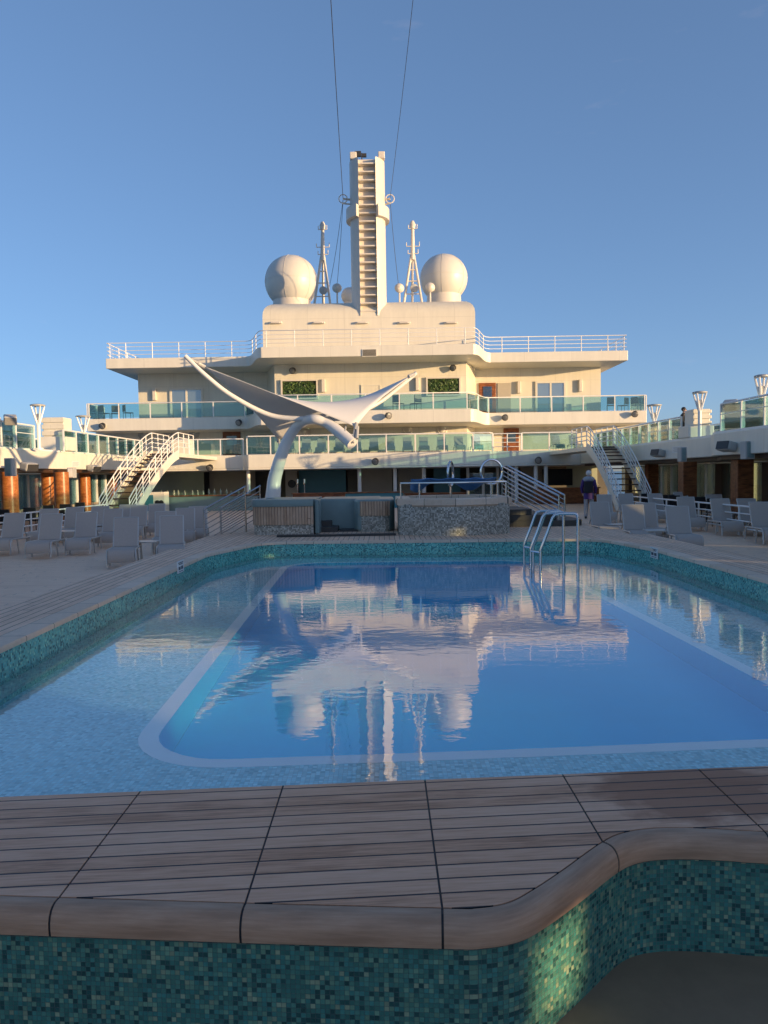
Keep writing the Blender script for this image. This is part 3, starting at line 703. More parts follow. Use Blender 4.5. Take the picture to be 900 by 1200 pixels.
def hull(xo,sg,label,mat):
    th=thing('window_wall',label,'window wall',(xo,28,DECK))
    s=MB();s.box(min(xo,xo+sg*.3),max(xo,xo+sg*.3),-4,50,DECK-1,.1);s.box(min(xo,xo+sg*.3),max(xo,xo+sg*.3),-4,50,1.75,SZ0-.15);s.build('wall','tan',th)
    y=0
    while y<50:
        w=1.5
        if int(round(y/1.5))%3==0:
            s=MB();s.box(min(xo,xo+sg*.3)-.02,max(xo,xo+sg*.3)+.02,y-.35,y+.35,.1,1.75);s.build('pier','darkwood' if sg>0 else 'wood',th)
        else:
            s=MB();s.box(min(xo,xo+sg*.15),max(xo,xo+sg*.15),y-.06,y+.06,.1,1.75);s.build('mullion','pipe',th)
        s=MB();s.box(xo+sg*.1-.02,xo+sg*.1+.02,y+.06,y+w-.06,.1,1.75);s.build('pane',mat,th)
        y+=w
    return th
hull(-17.3,-1,'row of tall teal windows and wood piers along the port side','glassw')
hull(15.7,1,'row of pale green windows and wood piers along the starboard side','glassg')
scr=thing('sun_screen','pale green screen added beyond the starboard windows to block low sun','screen',(18.2,24,DECK))  # added outboard to keep low sun off the loungers; gaps let strips through
y=-2.
while y<50:
    s=MB();s.box(18.2,18.26,y,y+3.3,DECK-.6,2.55);s.build('panel','promenade',scr);s=MB();s.box(18.1,18.2,y-.06,y+.06,DECK-.6,2.6);s.build('post','pipe',scr);y+=3.75
# columns
def column(px,Y,X_,label,sq=False):
    th=thing('column',label,'column',(X_,Y,DECK),0,'wood clad columns under the side decks')
    s=MB()
    if sq: s.box(X_-.27,X_+.27,Y-.27,Y+.27,DECK,SZ0-.14)
    else: s.lathe([(.30,DECK),(.30,SZ0-.14)],(X_,Y,0),24)
    s.build('shaft','copper' if not sq else 'wood',th,not sq,.02 if sq else 0)
    s=MB()
    if sq: s.box(X_-.3,X_+.3,Y-.3,Y+.3,DECK,DECK+.12)
    else: s.lathe([(.33,DECK),(.33,DECK+.1)],(X_,Y,0),24)
    s.build('base','chrome',th)
for px,X_,lb in ((12,-13.7,'copper brown round column nearest the camera on the left'),(73,-13.5,'copper brown round column with dark spiral shadow on the left'),(57,-16,'copper round column standing back against the port windows'),(100,-16.2,'brown round column far along the port windows')):
    Y=X_/((px-450)/900);column(px,Y,X_,lb)
for px,X_,lb in ((806,11.9,'square brown column under the starboard deck by the tall lamp box'),(870,11.9,'square brown column nearest on the starboard side'),(764,14.0,'square brown column behind the starboard stairs')):
    column(px,X_/((px-450)/900),X_,lb,True)
# side glass balustrades
def dense_path(P,y0,y1):
    o=[]
    for a,c in zip(P,P[1:]):
        if c[1]<y0 or a[1]>y1: continue
        o.append((a[0],max(a[1],y0)));o.append((c[0],min(c[1],y1)))
    q=[o[0]]
    for p in o[1:]:
        if math.dist(p,q[-1])>.01: q.append(p)
    return q
lp=lambda y0,y1:dense_path(PL,y0,y1)[::-1]
rp=lambda y0,y1:dense_path(PR,y0,y1)
# path direction decides which side the posts are set in from the edge
balustrade('glass_balustrade','sunlit glass balustrade on the port deck nearest the camera',lp(8,30.4),SZ1,.95,1.5,ins=-.15 if False else .15,mid=(.62,))
balustrade('glass_balustrade','glass balustrade on the port deck between locker and stairs',lp(33.2,44),SZ1,.95,1.35,ins=.15)
balustrade('glass_balustrade','glass balustrade on the starboard deck nearest the camera',rp(8,25.4)[::-1] if False else rp(8,25.4),SZ1,.95,1.5,ins=-.15,mid=(.62,))
balustrade('glass_balustrade','glass balustrade on the starboard deck between tall lamp box and stairs',rp(31.1,44),SZ1,.95,1.35,ins=-.15)
balustrade('glass_balustrade','outer glass windscreen along the port side of the ship',[(-17.3,46),(-17.3,20)],SZ1,.85,2.,ins=.1)
balustrade('glass_balustrade','outer glass windscreen along the starboard side of the ship',[(15.8,20),(15.8,46)],SZ1,.95,2.,ins=-.1)
# lockers
def locker(px0,px1,pt,pb,Y,label,sg):
    a=at(px0,pt,Y);c=at(px1,pb,Y);th=thing('deck_locker',label,'locker',((a.x+c.x)/2,Y,SZ1))
    zz=SZ1+(a.z-SZ1)*.45;d=1.
    s=MB();s.box(a.x-.12,c.x+.1,Y,Y+d+.1,SZ1+.07,zz);s.build('base','white2',th,False,.03)
    s=MB();s.box(a.x+.1,c.x-.02,Y+.1,Y+d,zz,a.z);s.build('case','white2',th,False,.03)
    n=3
    for k in range(n):
        z0=zz+(a.z-zz)*k/n+.05;z1=zz+(a.z-zz)*(k+1)/n-.04;s=MB();s.box(a.x+.06,c.x+.02,Y+.04,Y+.098,z0,z1);s.build('drawer','white',th,False,.015)
    return th
locker(46,75,489,531,33.4,'cream drawer locker standing on the port deck edge',-1)
locker(811,834,479,511,29.9,'grey white drawer locker on the starboard deck beside a lamp post',1)
a=at(202,516,44);s=MB();c=at(226,536,44);s.box(a.x,c.x,43.4,44.4,SZ1,a.z);o_=thing('deck_locker','bright white cabinet at the top of the port stairs','locker',((a.x+c.x)/2,44,SZ1));s.build('case','white2',o_,False,.04)
s=MB();s.box(a.x+.08,c.x-.08,43.36,43.398,SZ1+.12,a.z-.08);s.build('door','white',o_,False,.01)
s=MB();s.tube([(c.x-.25,43.33,SZ1+.5),(c.x-.25,43.33,SZ1+.75)],.02,6);s.build('handle','chrome',o_)
# deck lamps with V arms
def lamp(px,pt,pb,X_,label):
    Y=X_/((px-450)/900);top=at(px,pt,Y);r=8.3/F*Y;zt_=top.z;zb_=at(px,pb,Y).z
    th=thing('lamp_post',label,'lamp post',(X_,Y,SZ1),0,'lamp posts on the side decks')
    s=MB();s.tube([(X_,Y,SZ1),(X_,Y,zb_-.1)],.07,10);s.lathe([(.16,SZ1),(.16,SZ1+.08)],(X_,Y,0),12);s.build('post','pipe',th,True)
    for k in range(4):
        a=math.pi/4+k*math.pi/2
        s=MB();s.tube([(X_,Y,zb_-.35),(X_+r*.92*math.cos(a),Y+r*.92*math.sin(a),zt_-.03)],[.045,.03],6);s.build('arm','pipe',th,True)
    s=MB();s.lathe([(r*.5,-.02),(r,-.025),(r*1.02,.02),(r*.6,.05),(0,.06)],(X_,Y,zt_),20);s.build('reflector','grey',th,True)
    s=MB();s.lathe([(.075,-.05),(.085,.16),(0,.18)],(X_,Y,zb_),10);s.build('lamp_head','steel',th,True)
lamp(48.5,475,490,-13.6,'lamp post rising behind the cream locker on the port deck')
lamp(101,488,502,-14.3,'lamp post on the port deck left of the stairs')
lamp(820,460,474,12.2,'lamp post behind the grey white locker on the starboard deck')
lamp(767,475,488,12.6,'lamp post on the starboard deck near the balcony end')
lamp(892,441,459,11.5,'tallest lamp post nearest the right edge on the starboard deck')
# rail-mounted spotlights
def spot(px,py,X_,label,dr_):
    Y=X_/((px-450)/900);p=at(px,py,Y);th=thing('spotlight',label,'spotlight',(X_,Y,SZ1+.95),0,'spotlights on the side deck rails')
    M_=Matrix.Rotation(dr_,3,'Z')@Matrix.Rotation(.35,3,'X');s=MB();s.obox(p,(.42,.36,.32),M_);s.build('housing','grey',th,False,.04)
    s=MB();s.obox(p+M_@Vector((0,-.19,0)),(.36,.02,.26),M_);s.build('lens','lens',th)
    s=MB();s.tube([(X_,Y,SZ1+.9),(p.x,p.y,p.z)],.035,6);s.build('bracket','pipe',th)
spot(12,492,-13.3,'spotlight on the port rail at the left edge',.5)
spot(856,475,11.4,'spotlight on the starboard rail between two lamp posts',-.6)
# loudspeakers, grey boxes and plates on the deck edges
def speaker(px,py,X_,sg,label,w=.55):
    Y=(X_)/((px-450)/900);p=at(px,py,Y);th=thing('loudspeaker',label,'loudspeaker',(X_,Y,p.z),0,'loudspeakers on the deck edges')
    M_=Matrix.Rotation(sg*.35,3,'Z')@Matrix.Rotation(.25,3,'Y');s=MB();s.obox(p+Vector((-sg*.25,0,0)),(.36,w,.30),M_);s.build('cabinet','grey',th,False,.06)
    s=MB();s.obox(p+Vector((-sg*.25,0,0))+M_@Vector((-sg*.185,0,0)),(.02,w*.88,.25),M_);s.build('grille','louvre',th)
    s=MB();s.box(min(X_,X_-sg*.2),max(X_,X_-sg*.2),Y-.06,Y+.06,p.z-.06,p.z+.14);s.build('bracket','steel',th)
speaker(26,547,-13.,-1,'grey loudspeaker on the shaded port deck edge')
speaker(104,549,-13.9,-1,'loudspeaker on the sunlit port deck edge before the stairs')
speaker(778,531,11.9,1,'loudspeaker on the starboard deck edge beside the stairs')
speaker(861,523,11.,1,'loudspeaker on the starboard deck edge beside the grey box')
def edgebox(px0,px1,pt,pb,X_,sg,label,mat='tealrim'):
    Y=X_/(((px0+px1)/2-450)/900);a=at(px0,pt,Y);c=at(px1,pb,Y)
    th=thing('junction_box',label,'box',(X_,Y,c.z),0,'boxes hanging from the deck edges')
    s=MB();s.box(a.x,c.x,Y-.16,Y+.2,c.z,a.z);s.build('case','grey',th,False,.02)
    s=MB();s.box(a.x+.04,c.x-.04,Y-.18,Y-.162,c.z+.04,a.z-.04);s.build('cover',mat,th,False,.01)
edgebox(7,17,537,558,-13.,-1,'grey hanging box on the port deck edge at far left')
edgebox(80,88,548,560,-13.3,-1,'pale small box hanging below the port deck edge','sign')
edgebox(871,882,517,538,11.,1,'tall grey box hanging from the starboard deck edge near the right')
edgebox(796,803,524,541,11.,1,'grey box hanging from the starboard deck edge at the step')
def plate(px,py,X_,sg,label):
    Y=X_/((px-450)/900);p=at(px,py,Y);s=MB();s.box(min(X_-sg*.001,X_-sg*.02),max(X_-sg*.001,X_-sg*.02),p.y-.4,p.y+.4,p.z-.13,p.z+.13)
    th=thing('notice_plate',label,'notice',(X_,p.y,p.z),0,'notice plates on the deck edges');s.build('plate','sign',th)
    s=MB()
    for k in range(4):s.box(min(X_-sg*.021,X_-sg*.025),max(X_-sg*.021,X_-sg*.025),p.y-.33,p.y+.33-.1*(k%2),p.z+.07-k*.05,p.z+.09-k*.05)
    s.build('lettering','grey',th)
plate(90,544,-13.9,-1,'pale notice plate on the sunlit port deck edge')
plate(793,527,11.9,1,'pale notice plate on the starboard deck edge')
# ------------------------------------------------------------------ stairs
def stairs(xc0,y0,xc1,y1,label,zt_=2.72):
    """top at (xc0,y0), foot at (xc1,y1); steeper towards the foot"""
    th=thing('stairs',label,'stairs',(xc1,y1,DECK),0,'curved white stairs to the gallery')
    n=14;W_=.62
    def pt(t_):
        z=zt_-(zt_-DECK)*(t_**1.35);return Vector((xc0+(xc1-xc0)*t_,y0+(y1-y0)*t_,z))
    for sx in (-1,1):
        s=MB();v=[];fs=[];k=24
        for i in range(k+1):
            p=pt(i/k);e=.17 if i<k else .1
            for dx in (0,.05):
                v+=[(p.x+sx*(W_+dx),p.y,p.z+.16),(p.x+sx*(W_+dx),p.y,p.z-.30)]
        for i in range(k):
            a=4*i;c=a+4;fs+=[(a,c,c+1,a+1),(a+2,a+3,c+3,c+2),(a,a+2,c+2,c),(a+1,c+1,c+3,a+3)]
        fs+=[(0,1,3,2),(4*k,4*k+2,4*k+3,4*k+1)]
        s.add(v,fs);s.build('stringer','white2',th)
        s=MB()
        P=[pt(i/k) for i in range(k+1)]
        for h in (.35,.55,.75,1.0):
            s.tube([p+Vector((sx*(W_+.03),0,h)) for p in P],.028 if h==1. else .02,6)
        for i in range(0,k+1,3): s.tube([P[i]+Vector((sx*(W_+.03),0,.05)),P[i]+Vector((sx*(W_+.03),0,1.0))],.026,6)
        s.build('handrail','pipe',th,True)
    for i in range(n):
        p=pt((i+.6)/n);s=MB();s.box(p.x-W_,p.x+W_,p.y-.16,p.y+.16,p.z-.03,p.z+.02);s.build('tread','darkwood',th)
    s=MB();s.box(xc0-W_-.05,xc0+W_+.05,y0,46.5,zt_-.2,zt_-.0);s.build('landing','white2',th)
    s=MB()
    for sx in (-1,1):
        for h in (.3,.53,.76,1.0): s.tube([(xc0+sx*(W_+.03),y0,zt_+h),(xc0+sx*(W_+.03),y0+3.,zt_+h)],.026,6)
        for q in (0,1.,2.,3.): s.tube([(xc0+sx*(W_+.03),y0+q,zt_),(xc0+sx*(W_+.03),y0+q,zt_+1.)],.028,6)
    s.build('landing_rail','pipe',th,True)
stairs(X(193,38),38,X(131,33),33,'curved white stairs on the left rising to the port gallery')
stairs(X(703,38),38,X(745,33),33,'curved white stairs on the right rising to the starboard gallery')
# ------------------------------------------------------------------ sail canopy
sail=thing('sail_canopy','white sail canopy stretched on curved arms above a bent pole','canopy',at(319,590,24))
PYS=[(319,592,24),(320.5,575,24),(322,560,24),(330,533,23.9),(339,512,23.8),(352,496,23.5),(367,491,23.),(382,495,23.),(397,506,22.8),(413,520,22.5)]
pts=smooth([tuple(at(*p)) for p in PYS],False,5);n=len(pts)
s=MB();s.tube(pts,[.25-.11*min(1,k/(n*.55))+.05*max(0,(k-n*.6)/(n*.4)) for k in range(n)],18);s.build('bent_pole','sailsteel',sail,True)
hub=at(362,491,23.2)
def boom(tip,via,nm='arm'):
    P=smooth([tuple(hub)]+[tuple(at(*v_)) for v_ in via]+[tuple(at(*tip))],False,6);k=len(P)
    s=MB();s.tube(P,[.085-.025*i/(k-1) for i in range(k)],12);s.build(nm,'sailsteel',sail,True)
boom((217,417,22.6),[(318,487,23.3),(272,464,23.),(240,439,22.7)])
boom((488,437,24.6),[(405,489,23.6),(440,474,24.1),(465,456,24.4)])
A=at(236,428,22.9);B=at(417,500,22.7);C=at(482,440,24.5);D=at(326,516,25.6)
cen=(A+B+C+D)/4;N=22
v=[];fs=[]
for i in range(N+1):
    for j in range(N+1):
        u_,w_=i/N,j/N
        # pinched hypar: catenary edges
        p=(1-u_)*(1-w_)*A+u_*(1-w_)*B+u_*w_*C+(1-u_)*w_*D
        e0=4*u_*(1-u_);e1=4*w_*(1-w_)
        eb=max(e0*(abs(2*w_-1)**2.0),e1*(abs(2*u_-1)**2.0))
        ctr=cen+Vector((0,0,-.0))
        p=p.lerp(ctr,.08*eb)
        v.append(p)
for i in range(N):
    for j in range(N):
        a=i*(N+1)+j;fs.append((a,a+1,a+N+2,a+N+1))
s=MB();s.add(v,fs);fb=s.build('fabric','canvas',sail,True,angle=180);sm=fb.modifiers.new('thick','SOLIDIFY');sm.thickness=.012
for q,tp in ((A,at(219,418.5,22.6)),(C,at(487,438,24.6)),(B,at(414,519,22.4)),(D,at(330,540,24.05))):
    s=MB();s.tube([q+(cen-q)*.02,tp],.035,6);s.lathe([(.06,-.12),(.06,.12)],q,10,(tp-q));s.build('cable','grey',sail)
p=at(418,514,22.45);s=MB();s.tube([B+Vector((.05,0,0)),p],.05,8);s.tube([B+Vector((-.3,.2,.05)),at(404,506,22.6)],.03,6);s.build('tie','grey',sail)
# ------------------------------------------------------------------ hot tubs and steps beyond the pool
def rr(cx,cy,w,d,r,k=8): return rounded([(cx-w/2,cy-d/2),(cx+w/2,cy-d/2),(cx+w/2,cy+d/2),(cx-w/2,cy+d/2)],r,k)
ax,bx=at(468,610,18.6).x,at(600,610,18.6).x;cx=(ax+bx)/2
tub=thing('hot_tub','round edged hot tub clad in grey pebble mosaic with stone rim','hot tub',(cx,20,0))
arc=lambda w,bul,y0,d:[(cx-w/2+w*k/16,y0-bul*math.sin(math.pi*k/16)) for k in range(17)]+[(cx+w/2-w*k/16,y0+d+bul*math.sin(math.pi*k/16)) for k in range(17)]
body=arc(bx-ax,.55,18.95,2.2)
s=MB();s.sweep(body,[(0,0),(0,.76)],True);s.build('wall','pebble',tub)
top=arc(bx-ax+.16,.38,18.66,2.56)
s=MB();s.sweep(offset(body,-.3,True),[(0,.70),(.3,.70),(.36,.74),(.36,.87),(.34,.9),(.0,.9),(0,.70)],True);s.build('rim','coping',tub)
ringmesh('water_surface',offset(body,-.28,True),None,.80,'tealrim',tub)
zr=1.28
rl=[(ax+.05,18.9),(ax+.05,18.75),(ax+.5,18.62),(cx,18.52),(bx-.5,18.62),(bx-.1,18.85),(bx-.05,20.6)]
s=MB();s.tube([(x,y,zr) for x,y in rl],.022,8)
for k in (0,2,4,5,6): s.tube([(rl[k][0],rl[k][1],.9),(rl[k][0],rl[k][1],zr)],.02,6)
th=thing('tub_railing','low steel railing on the rim of the pebble hot tub','railing',(cx,19,.9));s.build('rail','chrome',th,True)
# blue cover hanging over a line behind the railing
s=MB();n=26;v=[];fs=[]
for i in range(n+1):
    x=at(482+100*i/n,575,20).x
    for j in range(5):
        v.append((x,20.+.05*math.sin(i*1.3+j)+.16*j,1.37-.015*math.sin(i*.9)-.075*j*(.6+.4*math.sin(i*.37+1))-.02*math.sin(i*.75)*j*.5))
for i in range(n):
    for j in range(4): fs.append((5*i+j,5*i+j+1,5*i+j+6,5*i+j+5))
s.add(v,fs);o_=s.build('pool_cover','blue',None,True,angle=180);o_.modifiers.new('t','SOLIDIFY').thickness=.02
tag(o_,'crumpled blue cover spread over the railing of the pebble hot tub','cover')
for px,py,rx,lb in ((528,555,4.2,'narrow steel ring handrail standing behind the blue cover'),(576,553,13,'wide steel ring handrail behind the right end of the blue cover')):
    Y=21.3;p=at(px,py,Y);s=MB();s.tube([(p.x+rx/F*Y*math.cos(a),Y+(.3 if rx<6 else .08)*math.cos(a),p.z+.34*math.sin(a)) for a in [2*math.pi*k/28 for k in range(28)]],.032,8,True)
    th=thing('grab_ring',lb,'handrail',(p.x,Y,.9),0,'steel ring handrails at the hot tub');s.build('ring','chrome',th,True)
    s=MB();s.tube([(p.x,Y,.3),(p.x,Y,p.z-.34)],.03,8);s.build('stem','chrome',th,True)
# port tub with cedar slats
ax,bx=at(297,600,19.6).x,at(367,600,19.6).x
t2=thing('hot_tub','low hot tub with cedar slat band, pebble foot and teal padded rim','hot tub',((ax+bx)/2,20.5,0))
pl=smooth([(ax-.1,20.6),(ax,19.75),(ax+.35,19.55),((ax+bx)/2,19.5),(bx,19.6)],False,6)
s=MB();s.sweep(pl,[(0,0),(0,.26)]);s.build('pebble_foot','pebble',t2)
s=MB()
s.sweep(pl,[(.03,.26),(.03,.72)])
s.u={k:tuple((b_,a) if False else (a,b_) for a,b_ in v_) for k,v_ in s.u.items()}
s.build('slat_band',planks('cedar slats upright',.075,3.,((.34,.20,.125),(.50,.33,.22),(.62,.44,.32)),(.05,.035,.025),.07,'y','UV',0,None,.6),t2)
s=MB();s.sweep(pl,[(-.5,.72),(.05,.72),(.07,.78),(.05,.90),(-.5,.92)]);s.build('rim','tealrim',t2,True)
s=MB();s.box(bx+.02,bx+.14,19.7,20.4,0,.88);s.build('end_pillar','tealrim',t2,False,.03)
s=MB();s.prism([(ax-.1,20.6),(ax+.3,20.05),(bx,20.1),(bx,22.5),(ax-.1,22.5)],0,.88);s.build('core','tealrim',t2)
# middle plunge pool wall and steps
a=at(372,600,20.6).x;c=at(420,600,20.6).x
t3=thing('plunge_pool','teal walled plunge pool with grey steps between the two slatted tubs','pool',((a+c)/2,21,0))
s=MB();s.box(a,c+.6,20.9,23.,0,.86);s.build('wall','tealrim',t3,False,.04)
for k,(w0,w1) in enumerate(((372,396),(372,388))):
    s=MB();s.box(at(w0,610,20.4).x,at(w1,610,20.4).x,20.25+.3*k,20.89,0,.14+.14*k);s.build('step','coping',t3,False,.01)
s=MB();s.box(at(398,610,20.3).x,c,20.3,20.89,0.,.05);s.build('grate','louvre',t3)
# small slatted tub between
a=at(419,600,20.2).x;c=at(456,600,20.2).x
t4=thing('slatted_planter','short cedar slat and pebble end block beside the pebble hot tub','planter',((a+c)/2,20.5,0))
pl=[(a+.02,20.4),(a+.1,20.25),(c-.1,20.1),(c,20.2)]
s=MB();s.sweep(pl,[(0,0),(0,.42)]);s.build('pebble_foot','pebble',t4)
s=MB();s.sweep(pl,[(.03,.42),(.03,.8)]);s.build('slat_band',bpy.data.materials['cedar slats upright'],t4)
s=MB();s.prism([(a-.1,20.5),(a,20.27),(c,20.2),(c+.15,20.6),(c+.15,22.6),(a-.1,22.6)],0.,.85);s.build('rim','tealrim',t4,False,.06)
# dark drain grate and grey kerb in front
s=MB();s.box(at(325,625,18.9).x,at(464,625,18.9).x,18.75,19.0,.004,.05)
tag(s.build('drain_grate','louvre',None),'long dark drain grate on the deck before the tubs','grate')
# handrails with sloping bars
def slope_rail(pa,pb,Ya,Yb,hgt,nb,label,foot_a,foot_b,gap=.55):
    th=thing('step_handrail',label,'handrail',at(pa[0],pa[1],Ya)-Vector((0,0,1.)),0,'steel handrails at the tub steps')
    for k in range(2):
        off=Vector((gap*.55*k,gap*k,0))
        A_=at(pa[0],pa[1],Ya)+off;B_=at(pb[0],pb[1],Yb)+off
        s=MB();s.tube([A_-Vector((0,0,foot_a)),A_,B_,B_-Vector((0,0,foot_b))],.028,8)
        for j in range(1,nb+1):
            q=Vector((0,0,-.135*j));s.tube([A_+q,B_+q],.012,6)
        s.build('rail','chrome',th,True)
slope_rail((239,597),(287,570),19.5,20.2,1,6,'sloping steel handrail at the left tub steps',1.0,1.2)
slope_rail((655,581),(588,546),21.2,23.5,1,7,'sloping steel handrail at the right tub steps',1.05,1.4,.5)
# grey step block and side wall on the right of the tub
st=thing('tub_steps','grey stone steps beside the right end of the pebble hot tub','steps',(3.9,21,0))
for k in range(3):
    s=MB();s.prism(rr(4.35-.35*k,22.2,2.4-.7*k,2.2,.5),.0 if k==0 else .16*k,.16*(k+1));s.build('step','coping',st,False,.01)
# ------------------------------------------------------------------ pool ladder rails
lad=thing('pool_ladder','polished steel handrails stepping down into the deep basin','pool ladder',(3.3,14.7,WZ))
for Y,xr_,xk in ((14.25,3.60,2.90),(15.1,3.53,2.93)):
    for k,(dy,dx) in enumerate(((0,0),(.32,-.12))):
        y=Y+dy
        P=[(xk+dx,y,-1.05),(xk+dx,y,.0),(xk+dx,y,.04),(xk+dx+.13,y,.36),(xk+dx+.23,y,.64),(xk+dx+.27,y,.70),(xk+dx+.35,y,.72)]
        if k==0: P+=[(xr_-.07,y,.72),(xr_-.02,y,.70),(xr_,y,.64),(xr_,y,-.58)]
        else: P+=[(xk+.48,Y+.26,.72),(xk+.56,Y+.03,.72)]
        s=MB();s.tube(P,.027,10);s.build('rail','chrome',lad,True,angle=80)
    s=MB();s.tube([(xk,Y,.0),(xk-.12,Y+.32,.0)],.018,8);s.build('link','chrome',lad,True)
# ------------------------------------------------------------------ loungers
def make_lounger():
    r=local(thing('sun_lounger','x','sun lounger',(0,0,0),0,'grey sun loungers on the deck'))
    W_=.255
    def sheet(prof,w,name,th=.018,mat='fabric',par=None):
        v=[];fs=[]
        for y,z in prof: v+=[(-w,y,z),(w,y,z)]
        for i in range(len(prof)-1): fs.append((2*i,2*i+1,2*i+3,2*i+2))
        s=MB();s.add(v,fs);o=s.build(name,mat,None,True,angle=50);o.parent=par or r
        q=o.modifiers.new('t','SOLIDIFY');q.thickness=th;q.offset=0;q.use_rim=True;o.modifiers.new('e','EDGE_SPLIT').split_angle=R(50);return o
    seat=[(-.02,.15),(-.03,.22),(-.01,.30),(.05,.365),(.14,.395),(.3,.395),(.8,.37),(1.15,.36)]
    sheet(smooth(seat,False,3),W_,'seat')
    back=[(1.17,.37),(1.29,.57),(1.42,.78),(1.54,.97)];sheet(smooth(back,False,3),W_-.01,'backrest')
    for sx in (-1,1):
        s=MB();s.tube([(sx*(W_+.02),.02,.03),(sx*(W_+.02),.03,.3),(sx*(W_+.02),.1,.38),(sx*(W_+.02),.3,.385),(sx*(W_+.02),1.2,.35),(sx*(W_+.02),1.85,.33)],.02,6);o=s.build('side_rail','frame',None,True);o.parent=r
        s=MB();s.tube([(sx*(W_+.0),1.16,.36),(sx*(W_+.0),1.55,.98)],.016,6);o=s.build('back_rail','frame',None,True);o.parent=r
    for sx in (-1,1):
        for y in (.62,1.75):
            s=MB();s.tube([(sx*(W_+.02),y,.36),(sx*(W_+.04),y+.05,0)],.02,6);o=s.build('leg','frame',None,True);o.parent=r
    for nm,q in (('cross_bar',[(-W_,.0,.15),(W_,.0,.15)]),('top_bar',[(-W_,1.55,.98),(W_,1.55,.98)]),('back_stand',[(-W_,1.3,.56),(-W_,1.75,.3),(W_,1.75,.3),(W_,1.3,.56)])):
        s=MB();s.tube(q,.015,6);o=s.build(nm,'frame',None,True);o.parent=r
    return r
proto=make_lounger();first=[True]
def lounger(px,pt,rot,label,z=DECK,group='grey sun loungers on the deck',Y=None,topz=.97):
    if Y is None: Y=(EYE-(z+topz))*F/(pt-hz(px))
    p=at(px,pt,Y);a=R(rot)
    # back top is at local (0,1.56): place the origin so that it lands at p
    d=Vector((-math.sin(a)*1.56,math.cos(a)*1.56,0));loc=(p.x-d.x,Y-d.y,z)
    if first[0]:
        first[0]=False;proto.location=loc;proto.rotation_euler=(0,0,a);proto['label']=label;proto['group']=group;return proto
    return dup(proto,loc,a,label,group)
LG=[
(148,607,14,'grey lounger facing the camera alone at the pool corner beside a side table'),
(18,602,10.4,'grey lounger cut by the left edge of the picture'),
(61,603,11.0,'grey lounger second in the left row with sunlight on its top edge'),
(102,601,12.2,'grey lounger third in the left row, right of the white fence post'),
(133,597,10.4,'grey lounger fourth in the left row behind the lone corner lounger'),
(201,605,14,'grey lounger right of the side table, seat hidden by the pool surround'),
(194,600,14,'grey lounger directly behind the one right of the side table'),
(58,597,10.4,'grey lounger half hidden behind the second of the left row'),
(88,595,10.4,'grey lounger half hidden behind the third of the left row'),
(118,594,10.4,'pale grey lounger far in the left row near the foot of the stairs'),
(163,593,10.4,'grey lounger behind the lone corner lounger, right of the stairs foot'),
(150,592,9.8,'grey lounger half hidden just left of its neighbour at the stairs foot'),
(184,591,11.6,'grey lounger in front of the white bar cabinet'),
(217,596,12.2,'grey lounger left of the left step handrail, back upright'),
(232,594,12.2,'grey lounger seen through the left step handrail'),
(793,594,-10.8,'grey lounger turned right with its whole seat showing above the pool coping'),
(741,592,-9.0,'grey lounger facing the camera behind the right pool sign'),
(702,589,-5.4,'grey lounger with a shaded back, nearest the pool ladder'),
(756,590,-9.0,'grey lounger half hidden behind the one above the right pool sign'),
(767,579,-5.4,'grey lounger in the back row in front of the right stairs foot'),
(803,583,-10.8,'grey lounger turned right in the second row with a shadow over its back'),
(843,585,-10.8,'grey lounger in the second right row with its full seat in view'),
(890,589,-12.6,'grey lounger cut by the right edge of the picture'),
(874,585,-7.2,'grey lounger half hidden behind the one at the right edge'),
(836,580,-9.0,'grey lounger half hidden behind the pale backed one in the second right row'),
(797,577,-5.4,'grey lounger far back beside the white fence on the right'),
(733,579,-10.8,'grey lounger in the back row left of the right stairs foot'),
(708,580,-10.8,'grey lounger in the back row beside the person in purple'),
]
for q in LG: lounger(*q)
for px in (340,359,377,398,418,438,457,477,496,517,537,557):
    lounger(px,511,0,'grey lounger in the row behind the glass of the middle gallery',GZ,'grey loungers lined up on the middle gallery',47.9)
for px in (650,671):
    lounger(px,511,0,'grey lounger behind the glass between the cabin door and the starboard stairs',GZ,'grey loungers right of the cabin door on the gallery',48.6)
# side tables
def table_proto(label,loc):
    r=local(thing('side_table',label,'side table',loc,0,'small side tables between loungers'))
    s=MB();s.box(-.26,.26,-.22,.22,.40,.43);o=s.build('table_top','frame',None,False,.008);o.parent=r
    for x in (-.22,.22):
        for y in (-.18,.18):
            s=MB();s.tube([(x,y,0),(x,y,.4)],.018,6);o=s.build('leg','frame',None,True);o.parent=r
    return r
def tloc(px,py,zt_=.43):
    p=atz(px,py,DECK+zt_);return (p.x,p.y,DECK)
tp=table_proto('small side table right of the lone corner lounger',tloc(173,634))
for px,py,lb in ((769,621,'small side table beside the lounger turned right above the pool coping'),(722,614,'small side table between the two loungers nearest the pool ladder'),(80,622,'small side table between the second and third of the left row'),(115,615,'small side table near the far end of the left row')):
    dup(tp,tloc(px,py),0,lb)
# white fences behind the loungers
def fence(X_,y0,y1,label,sg):
    piperail('deck_fence',label,[(X_,y0),(X_,y1)] ,DECK,.82,1.3,4,0,.026)
fence(-11.2,19,31,'white pipe fence behind the left loungers',-1)
fence(9.9,20,31,'white pipe fence behind the right loungers',1)
